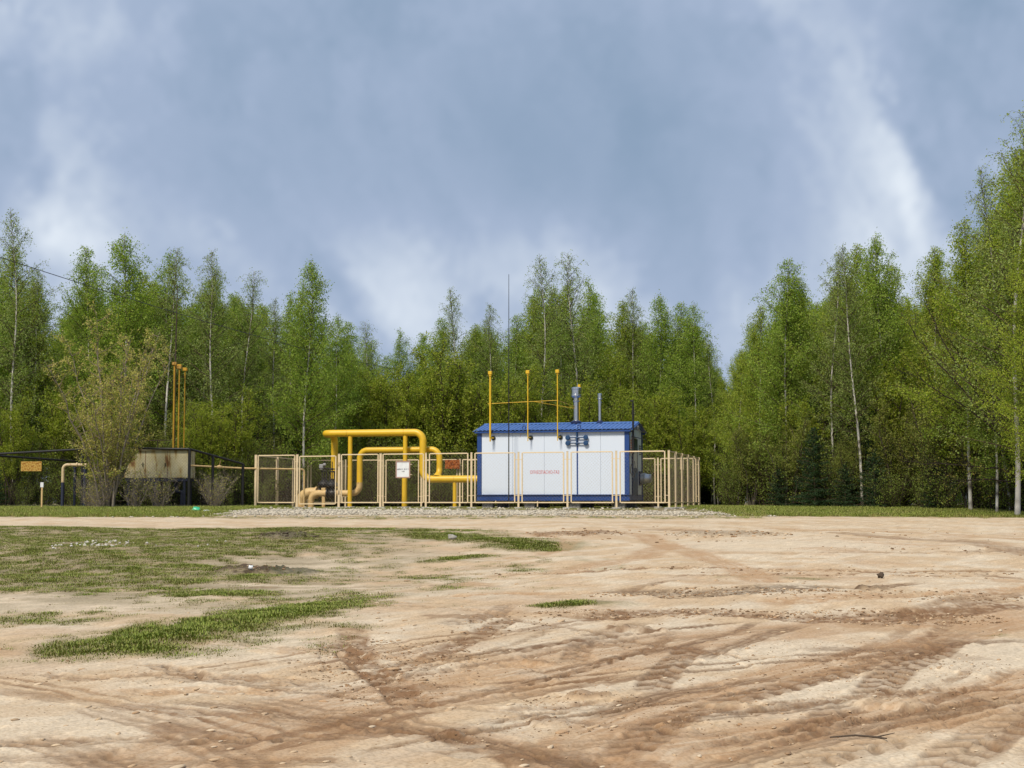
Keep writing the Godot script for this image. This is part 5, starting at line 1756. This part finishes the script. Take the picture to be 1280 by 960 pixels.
# ---------------------------------------------------------------- the old cabinet on the left
func build_old_site() -> void:
	var gy := 1.39
	var o := thing("old_gas_cabinet", "rust-stained cream gas cabinet raised on dark blue legs behind the young tree", "cabinet", Vector3(-13.15, gy, -57.5), -0.06)
	var b := MB.new()
	b.box(Vector3(0, 1.62, 0), Vector3(2.42, 1.02, 0.95), 0.015)
	var body := obj("body", b, M.rustcream, o)
	for x in [-0.41, 0.42]:
		b = MB.new()
		b.box(Vector3(x, 1.62, 0.479), Vector3(0.012, 0.98, 0.012), 0.002)
		obj("door_seam", b, M.rust, body)
	for x in [-0.5, 0.34]:
		b = MB.new()
		b.box(Vector3(x, 1.6, 0.50), Vector3(0.025, 0.14, 0.03), 0.005)
		obj("handle", b, M.black, body)
	b = MB.new()
	b.box(Vector3(0, 2.15, 0.02), Vector3(2.52, 0.035, 1.1), 0.008)
	obj("lid", b, M.rustcream, o)
	b = MB.new()
	for z in [-0.4, 0.4]: b.box(Vector3(0, 1.045, z), Vector3(2.36, 0.12, 0.10), 0.006)
	for x in [-1.1, 1.1]: b.box(Vector3(x, 1.045, 0), Vector3(0.10, 0.11, 0.69), 0.006)
	obj("base_frame", b, M.navy, o)
	for x in [-1.05, -0.05, 1.05]:
		for z in [-0.4, 0.4]:
			b = MB.new()
			b.box(Vector3(x, 0.46, z), Vector3(0.09, 1.08, 0.09), 0.006)
			obj("leg", b, M.navy, o)
	b = MB.new()
	b.tube(bend([Vector3(-1.2, 1.5, 0), Vector3(-1.75, 1.5, 0), Vector3(-1.75, -0.1, 0)], 0.12, 5), [0.06], 12)
	b.tube(bend([Vector3(0.65, 1.0, 0.1), Vector3(0.65, 0.62, 0.1), Vector3(0.9, 0.62, 0.1), Vector3(0.9, -0.1, 0.1)], 0.1, 5), [0.08], 12)
	obj("feed_pipe", b, M.navy, o)
	# four yellow vents
	var k := 0
	for q in [[0.52, 0.1, 5.36, 0.036], [0.62, -0.2, 5.30, 0.028], [0.71, 0.1, 5.22, 0.024], [0.81, -0.3, 5.18, 0.022]]:
		b = MB.new()
		b.rod(Vector3(q[0], 2.1, q[1]), Vector3(q[0], q[2], q[1]), q[3], 8)
		var vp := obj("vent_pipe", b, M.yellowdull, o)
		b = MB.new()
		b.box(Vector3(q[0], q[2] + 0.03, q[1]), Vector3(0.17, 0.12, 0.15), 0.012)
		obj("vent_head", b, M.rustyellow if k % 2 == 0 else M.yellowdull, vp)
		k += 1
	b = MB.new()
	b.rod(Vector3(-0.75, 2.52, 0.0), Vector3(0.42, 2.52, 0.1), 0.016, 6)
	b.rod(Vector3(-0.7, 2.15, 0), Vector3(-0.7, 2.56, 0), 0.02, 6)
	b.rod(Vector3(-0.1, 2.15, 0), Vector3(-0.1, 2.56, 0), 0.016, 6)
	obj("stay_rail", b, M.rustdark, o)
	# black frame fence round it
	o = thing("black_fence", "old black pipe-frame fence with sagging mesh round the rusty cabinet", "fence", Vector3.ZERO)
	var posts := [[-11.53, -55.0, 2.13], [-14.55, -55.5, 2.18], [-15.62, -56.0, 2.16], [-10.05, -57.5, 1.66], [-10.9, -56.1, 1.93], [-19.6, -57.2, 2.0], [-23.2, -57.6, 2.0], [-16.25, -61.5, 1.78]]
	for p in posts:
		b = MB.new()
		b.rod(Vector3(p[0], gy - 0.1, p[1]), Vector3(p[0], gy + p[2], p[1]), 0.052, 10)
		obj("post", b, M.black, o)
	var rails := [[0, 1], [1, 2], [0, 4], [4, 3], [2, 5], [5, 6], [7, 5]]
	for rl in rails:
		var p: Array = posts[rl[0]]
		var q: Array = posts[rl[1]]
		b = MB.new()
		b.rod(Vector3(p[0], gy + p[2] - 0.02, p[1]), Vector3(q[0], gy + q[2] - 0.02, q[1]), 0.042, 8)
		obj("top_rail", b, M.black, o)
		if rl[1] == 6 or rl[0] == 7: continue
		b = MB.new()
		b.rod(Vector3(p[0], gy + 0.1, p[1]), Vector3(q[0], gy + 0.1, q[1]), 0.018, 6)
		obj("bottom_rail", b, M.black, o)
		var dv := Vector3(q[0] - p[0], 0, q[1] - p[1])
		var wm := obj("wire_mesh", wire_panel(dv.length(), 1.75, 0.11, 0.0016), M.blackwire, o)
		wm.position = Vector3(p[0], gy + 0.12, p[1])
		wm.rotation.y = atan2(-dv.z, dv.x)
	# painted stub pipes at the left end
	o = thing("riser_pipe", "cream gas riser bending over, its foot painted dark blue", "pipe", Vector3(-16.18, gy, -55.5))
	b = MB.new()
	b.tube(bend([Vector3(0, 0.92, 0), Vector3(0, 1.56, 0), Vector3(0.85, 1.56, 0)], 0.16, 6), [0.058], 14)
	b.lathe(Vector3(0.5, 1.56, 0), Vector3(1, 0, 0), [[0.058, -0.03], [0.085, -0.025], [0.085, 0.025], [0.058, 0.03]], 14)
	obj("upper_bend", b, M.creampipe, o)
	b = MB.new()
	b.rod(Vector3(0, -0.1, 0), Vector3(0, 0.93, 0), 0.062, 14)
	obj("painted_foot", b, M.navy, o)
	var posts2 := [[-15.89, -56.0, 1.46, 0.05], [-15.4, -55.55, 1.5, 0.065]]
	for i in 2:
		var p: Array = posts2[i]
		b = MB.new()
		b.rod(Vector3(0, -0.1, 0), Vector3(0, p[2], 0), p[3], 12)
		b.lathe(Vector3(0, p[2] + 0.02, 0), Vector3.UP, [[0.0, -0.03], [p[3] + 0.03, -0.03], [p[3] + 0.03, 0.02], [0.0, 0.02]], 12)
		var po := obj("pipe_stand", b, M.navy)
		po.position = Vector3(p[0], gy, p[1])
		tag(po, ["slim dark blue pipe stand under the cream bend", "thick dark blue pipe stand at the end of the cream bend"][i], "post")
	# rusty yellow sign
	o = thing("rusty_sign", "weathered orange-yellow rusty sign plate hanging under the black rail", "sign", Vector3(-17.64, gy, -56.55), -0.1)
	b = MB.new()
	b.box(Vector3(0, 1.53, 0.05), Vector3(0.79, 0.36, 0.012), 0.004)
	obj("plate", b, M.rustyellow, o)
	b = MB.new()
	for x in [-0.3, 0.3]: b.rod(Vector3(x, 1.68, 0.045), Vector3(x, 2.08, 0.02), 0.006, 5)
	obj("hanger", b, M.rustdark, o)
	# marker post
	o = thing("marker_post", "short cream pipeline marker post with a white head in the grass", "post", Vector3(-16.16, hgt(-16.16, -53.0), -53.0))
	b = MB.new()
	b.box(Vector3(0, 0.33, 0), Vector3(0.055, 0.86, 0.055), 0.006)
	obj("stake", b, M.beigepipe, o)
	b = MB.new()
	b.box(Vector3(0, 0.83, 0.01), Vector3(0.11, 0.17, 0.06), 0.008)
	obj("head", b, M.signwhite, o)
	# lightning rod of the old site
	b = MB.new()
	b.tube([Vector3(0, -0.1, 0), Vector3(0, 5.0, 0), Vector3(0.03, 8.7, 0)], [0.05, 0.035, 0.014], 8)
	var lr := obj("lightning_rod", b, M.rustdark)
	lr.position = Vector3(-13.08, 1.39, -59.5)
	tag(lr, "dark thin lightning rod rising out of the trees behind the rusty cabinet", "mast")
	# overhead wire
	b = MB.new()
	var wp := []
	for i in 33:
		var t := i / 32.0
		var p := Vector3(-17.9, 8.75, -19.5).lerp(Vector3(-3.6, 8.5, -86.0), t)
		p.y -= 0.75 * 4.0 * t * (1.0 - t)
		wp.append(p)
	b.tube(wp, [0.011], 5)
	tag(obj("overhead_wire", b, M.black), "single dark overhead wire crossing the treetops towards the wood", "wire")
	for q in [[-17.9, -19.5, 8.9, "weathered wooden utility pole holding the near end of the wire"], [-3.6, -86.0, 8.7, "weathered wooden utility pole among the trees at the wire's far end"]]:
		var po := thing("utility_pole", q[3], "pole", Vector3(q[0], base_h(q[0], q[1]), q[1]))
		b = MB.new()
		var top: float = q[2] - po.position.y
		b.tube([Vector3(0, -0.2, 0), Vector3(0, top, 0)], [0.12, 0.085], 10)
		obj("shaft", b, M.pole, po)
		b = MB.new()
		b.lathe(Vector3(0, top - 0.2, 0), Vector3.UP, [[0.03, 0.15], [0.05, 0.2], [0.05, 0.26], [0.03, 0.3], [0.0, 0.3]], 10)
		obj("insulator", b, M.signwhite, po)
	# litter
	var r := RandomNumberGenerator.new()
	r.seed = 8
	b = MB.new()
	var bag := stone_mesh(15, 0.5)
	var lo := obj("plastic_bag", bag, M.greenplastic)
	lo.position = Vector3(-10.0, hgt(-10.0, -48.9) + 0.07, -48.9)
	lo.scale = Vector3(0.30, 0.2, 0.2)
	tag(lo, "crumpled green plastic bag lying in the grass", "bag")
	lo = obj("paper_scrap", stone_mesh(16, 0.5), M.signwhite)
	lo.position = Vector3(-9.62, hgt(-9.62, -48.7) + 0.03, -48.7)
	lo.scale = Vector3(0.34, 0.09, 0.2)
	tag(lo, "crumpled white scrap lying beside the green bag", "litter")
	lo = obj("white_stone", stone_mesh(17, 0.35), M.signwhite)
	lo.position = Vector3(-3.93, hgt(-3.93, -23.3) + 0.03, -23.3)
	lo.scale = Vector3(0.08, 0.06, 0.07)
	tag(lo, "white stone lying on the dark soil heap", "stone")
	lo = obj("grey_boulder", stone_mesh(18, 0.35), M.concrete)
	lo.position = Vector3(-1.2, hgt(-1.2, -31.0) + 0.05, -31.0)
	lo.scale = Vector3(0.2, 0.10, 0.14)
	tag(lo, "pale grey rock lying before the green grass bank", "rock")
	lo = obj("dark_clod", stone_mesh(19, 0.5), M.darkclod)
	lo.position = Vector3(5.05, hgt(5.05, -21.2) + 0.04, -21.2)
	lo.scale = Vector3(0.10, 0.07, 0.09)
	tag(lo, "single dark lump of earth lying alone on pale sand", "clod")
	# a dry twig on the sand
	b = MB.new()
	b.tube([Vector3(-0.2, 0.012, 0.02), Vector3(-0.05, 0.02, 0.0), Vector3(0.06, 0.014, 0.03), Vector3(0.1, 0.02, 0.12)], [0.004, 0.006, 0.007, 0.004], 6)
	b.tube([Vector3(0.06, 0.014, 0.03), Vector3(0.18, 0.03, -0.02)], [0.005, 0.002], 6)
	lo = obj("dry_twig", b, M.darkclod)
	lo.position = Vector3(2.02, hgt(2.02, -8.95), -8.95)
	tag(lo, "dry forked twig lying on the pale sand", "twig")

# ---------------------------------------------------------------- materials
func build_materials() -> void:
	var m: StandardMaterial3D
	m = mat("ground", C(1, 1, 1), 0.95, 0.0, 0.25)
	m.vertex_color_use_as_albedo = true
	m.albedo_texture = noise_tex(512, 0.06, 4, [[0.25, C(0.80, 0.77, 0.73)], [0.45, C(0.95, 0.94, 0.93)], [0.65, C(1.0, 1.0, 1.0)]], 21)
	m.heightmap_enabled = true
	m.heightmap_texture = grey_tex(512, 0.08, 4, 22)
	m.heightmap_scale = 0.4
	tri_map(m, 1.3)
	m = mat("grass", C(1, 1, 1), 0.75, 0.0, 0.3)
	m.vertex_color_use_as_albedo = true
	m.backlight_enabled = true
	m.backlight = C(0.5, 0.55, 0.3)
	m = mat("leaf", C(1, 1, 1), 0.6, 0.0, 0.4)
	m.vertex_color_use_as_albedo = true
	m.backlight_enabled = true
	m.backlight = C(0.95, 1.0, 0.6)
	m = mat("bark", C(1, 1, 1), 0.9, 0.0, 0.3)
	m.vertex_color_use_as_albedo = true
	m = mat("stone", C(1, 1, 1), 0.92, 0.0, 0.3)
	m.vertex_color_use_as_albedo = true
	var dirt := noise_tex(256, 0.02, 5, [[0.2, C(0.91, 0.91, 0.90)], [0.5, C(0.985, 0.985, 0.98)], [0.8, C(1, 1, 1)]], 31)
	var chips := noise_tex(256, 0.03, 5, [[0.0, C(0.42, 0.28, 0.17)], [0.17, C(0.62, 0.48, 0.36)], [0.27, C(0.92, 0.90, 0.87)], [0.7, C(1, 1, 1)]], 32)
	mat("white", C(0.62, 0.70, 0.82), 0.36)
	for q in [["blue", C(0.013, 0.055, 0.22), 0.4, 1.5], ["darkblue", C(0.008, 0.018, 0.075), 0.45, 1.5], ["petrol", C(0.012, 0.055, 0.15), 0.42, 1.5], ["roof", C(0.055, 0.14, 0.40), 0.42, 2.0], ["signwhite", C(0.74, 0.77, 0.80), 0.4, 1.0], ["paper", C(0.62, 0.62, 0.60), 0.7, 1.0]]:
		m = mat(q[0], q[1], q[2], 0.0, 0.5)
		m.albedo_texture = dirt
		tri_map(m, q[3])
	for q in [["yellow", C(0.68, 0.43, 0.02), 0.42, 1.8], ["yellowdull", C(0.50, 0.29, 0.02), 0.6, 0.8], ["beige", C(0.70, 0.57, 0.37), 0.55, 0.9], ["beigepipe", C(0.60, 0.43, 0.20), 0.55, 1.2], ["creampipe", C(0.55, 0.44, 0.27), 0.6, 1.0], ["navy", C(0.016, 0.022, 0.05), 0.55, 1.0], ["black", C(0.012, 0.012, 0.013), 0.5, 1.0], ["blackgreen", C(0.012, 0.02, 0.018), 0.5, 1.0], ["yellowdark", C(0.50, 0.29, 0.02), 0.5, 1.0]]:
		m = mat(q[0], q[1], q[2], 0.0, 0.5)
		m.albedo_texture = chips if q[0] in ["yellowdull", "beigepipe", "creampipe", "navy"] else dirt
		tri_map(m, q[3])
	mat("wire", C(0.40, 0.33, 0.24), 0.5, 0.2)
	mat("blackwire", C(0.05, 0.045, 0.04), 0.7, 0.2)
	mat("redpaint", C(0.52, 0.03, 0.03), 0.5)
	mat("ink", C(0.02, 0.03, 0.06), 0.6)
	mat("greyplastic", C(0.30, 0.31, 0.32), 0.5)
	mat("brownframe", C(0.36, 0.24, 0.20), 0.6)
	mat("greenplastic", C(0.03, 0.42, 0.22), 0.35)
	mat("darkclod", C(0.07, 0.05, 0.035), 0.95)
	m = mat("concrete", C(0.36, 0.35, 0.32), 0.95, 0.0, 0.3)
	m.albedo_texture = noise_tex(256, 0.03, 5, [[0.2, C(0.5, 0.5, 0.48)], [0.6, C(1, 1, 1)]], 33)
	tri_map(m, 0.7)
	m = mat("darkconc", C(0.06, 0.06, 0.06), 0.95, 0.0, 0.3)
	m = mat("steel", C(0.62, 0.64, 0.66), 0.28, 1.0)
	m.albedo_texture = dirt
	tri_map(m, 0.8)
	m = mat("galv", C(0.55, 0.57, 0.58), 0.42, 0.9)
	m.albedo_texture = noise_tex(256, 0.05, 3, [[0.3, C(0.7, 0.72, 0.74)], [0.6, C(1, 1, 1)]], 34, FastNoiseLite.TYPE_CELLULAR)
	tri_map(m, 0.5)
	m = mat("rust", C(1, 1, 1), 0.9, 0.0, 0.3)
	m.albedo_texture = noise_tex(256, 0.02, 5, [[0.25, C(0.10, 0.03, 0.012)], [0.5, C(0.24, 0.062, 0.016)], [0.75, C(0.36, 0.12, 0.03)]], 35)
	tri_map(m, 0.8)
	m = mat("rustyellow", C(1, 1, 1), 0.85, 0.0, 0.3)
	m.albedo_texture = noise_tex(256, 0.025, 5, [[0.22, C(0.18, 0.07, 0.02)], [0.4, C(0.34, 0.17, 0.03)], [0.6, C(0.44, 0.29, 0.075)], [0.8, C(0.45, 0.33, 0.11)]], 36)
	tri_map(m, 0.5)
	mat("rustdark", C(0.05, 0.033, 0.024), 0.9)
	m = mat("pole", C(0.16, 0.14, 0.12), 0.95, 0.0, 0.3)
	m = mat("rustcream", C(1, 1, 1), 0.75, 0.0, 0.4)
	m.albedo_texture = noise_tex(256, 0.014, 5, [[0.18, C(0.20, 0.10, 0.035)], [0.3, C(0.40, 0.30, 0.13)], [0.42, C(0.50, 0.44, 0.25)], [0.8, C(0.55, 0.50, 0.33)]], 37)
	tri_map(m, 1.6)
	m.uv1_scale = Vector3(0.75, 0.22, 0.75)

func build_sky() -> void:
	var w := 1536
	var h := 768
	var im := Image.create_empty(w, h, false, Image.FORMAT_RGBF)
	var f1 := FastNoiseLite.new()
	f1.noise_type = FastNoiseLite.TYPE_SIMPLEX_SMOOTH
	f1.seed = 5
	f1.frequency = 2.6
	f1.fractal_octaves = 3
	var f2 := FastNoiseLite.new()
	f2.noise_type = FastNoiseLite.TYPE_SIMPLEX_SMOOTH
	f2.seed = 21
	f2.frequency = 6.5
	f2.fractal_octaves = 5
	f2.fractal_gain = 0.56
	f2.domain_warp_enabled = true
	f2.domain_warp_amplitude = 0.10
	f2.domain_warp_frequency = 4.0
	# cloud features: [azimuth, elevation (radians), width, height, brightness]
	var puffs := [[0.256, 0.214, 0.034, 0.036, 0.60], [0.30, 0.215, 0.06, 0.06, 0.32], [0.27, 0.14, 0.05, 0.05, 0.18], [-0.078, 0.135, 0.038, 0.040, 0.42], [0.045, 0.160, 0.045, 0.026, 0.42], [-0.275, 0.166, 0.045, 0.012, 0.42], [-0.06, 0.10, 0.14, 0.025, 0.22], [-0.30, 0.24, 0.06, 0.12, 0.16], [-0.19, 0.30, 0.03, 0.06, 0.16], [0.10, 0.12, 0.05, 0.03, 0.12],
		[-0.10, 0.235, 0.14, 0.055, -0.30], [0.09, 0.225, 0.10, 0.05, -0.32], [0.19, 0.17, 0.05, 0.04, -0.12], [0.0, 0.20, 0.08, 0.03, -0.12], [-0.25, 0.30, 0.12, 0.05, 0.10], [0.14, 0.30, 0.2, 0.03, 0.06], [-0.22, 0.20, 0.1, 0.04, -0.04]]
	var lo := Vector3(0.20, 0.305, 0.44)
	var midc := Vector3(0.385, 0.475, 0.64)
	var hi := Vector3(0.80, 0.87, 0.95)
	var below := Color(0.20, 0.18, 0.14)
	for y in h:
		var el := PI * (0.5 - (y + 0.5) / h)
		if el < -0.02:
			im.fill_rect(Rect2i(0, y, w, h - y), below)
			break
		var ce := cos(el)
		var se := sin(el)
		for x in w:
			var az := wrapf(TAU * (x + 0.5) / w, -PI, PI)   # column 0 looks along -z
			var d := Vector3(sin(az) * ce, se, -cos(az) * ce)
			# veils hang down slantwise
			var q := Vector3(d.x + se * 0.25, se * 0.75, d.z)
			var a := f1.get_noise_3dv(q)
			var b := f2.get_noise_3dv(q)
			var t := 0.44 + a * 0.20 + b * 0.40
			for p in puffs if absf(az) < 0.6 and el < 0.55 else []:
				var u: float = (az - p[0]) / p[2]
				var v: float = (el - p[1]) / p[3]
				var e := u * u + v * v
				if e < 7.0: t += p[4] * (0.34 if p[4] > 0.0 else 0.36) * exp(-e * 0.6) * (0.9 + 1.2 * b)
			t += 0.14 * (1.0 - smoothstep(0.0, 0.22, el))
			t = clampf(t, 0.02, 1.15)
			var c := lo.lerp(midc, minf(t * 2.0, 1.0)) if t < 0.5 else midc.lerp(hi, (t - 0.5) * 2.0)
			c /= EXPO
			im.set_pixel(x, y, Color(c.x, c.y, c.z))
	var pm := PanoramaSkyMaterial.new()
	pm.panorama = ImageTexture.create_from_image(im)
	var sky := Sky.new()
	sky.sky_material = pm
	var env := Environment.new()
	env.background_mode = Environment.BG_SKY
	env.sky = sky
	env.tonemap_mode = Environment.TONE_MAPPER_LINEAR
	env.tonemap_exposure = EXPO
	env.sdfgi_enabled = true
	env.ssao_enabled = true
	env.ssil_enabled = true
	var we := WorldEnvironment.new()
	we.name = "world_environment"
	we.environment = env
	add_child(we)

func _ready() -> void:
	# camera
	var cam := Camera3D.new()
	cam.name = "camera"
	cam.fov = 28.044
	cam.position = Vector3(0, 1.6, 0)
	cam.rotation_degrees = Vector3(4.403, 0, 0)
	cam.near = 0.1
	cam.far = 3000.0
	cam.current = true
	add_child(cam)
	# sun through thin cloud: high, from the left and a little behind the camera
	var sun := DirectionalLight3D.new()
	sun.name = "sun"
	sun.light_energy = 0.5
	sun.light_color = Color(1.0, 0.95, 0.87)
	sun.light_angular_distance = 14.0
	sun.shadow_enabled = true
	add_child(sun)
	sun.look_at_from_position(Vector3.ZERO, -Vector3(-0.42, 0.98, 0.74))
	build_sky()
	print("sky ", Time.get_ticks_msec())
	nz_low.seed = 1; nz_low.frequency = 0.12; nz_low.fractal_octaves = 3
	nz_mid.seed = 2; nz_mid.frequency = 1.5; nz_mid.fractal_octaves = 2
	nz_fine.seed = 3; nz_fine.frequency = 8.0; nz_fine.fractal_octaves = 2
	nz_streak.seed = 4; nz_streak.frequency = 1.9; nz_streak.fractal_octaves = 3
	nz_grit.seed = 7; nz_grit.frequency = 19.0; nz_grit.fractal_octaves = 2
	nz_clod.seed = 6; nz_clod.frequency = 9.0; nz_clod.noise_type = FastNoiseLite.TYPE_CELLULAR; nz_clod.fractal_type = FastNoiseLite.FRACTAL_NONE
	nz_patch.seed = 5; nz_patch.frequency = 0.7; nz_patch.fractal_octaves = 3
	build_materials()
	print("materials ", Time.get_ticks_msec())
	build_ground()
	build_cabin()
	build_fences()
	build_pipes()
	build_old_site()
	print("site ", Time.get_ticks_msec())
	build_trees()
	build_cover()
	print("all ", Time.get_ticks_msec())
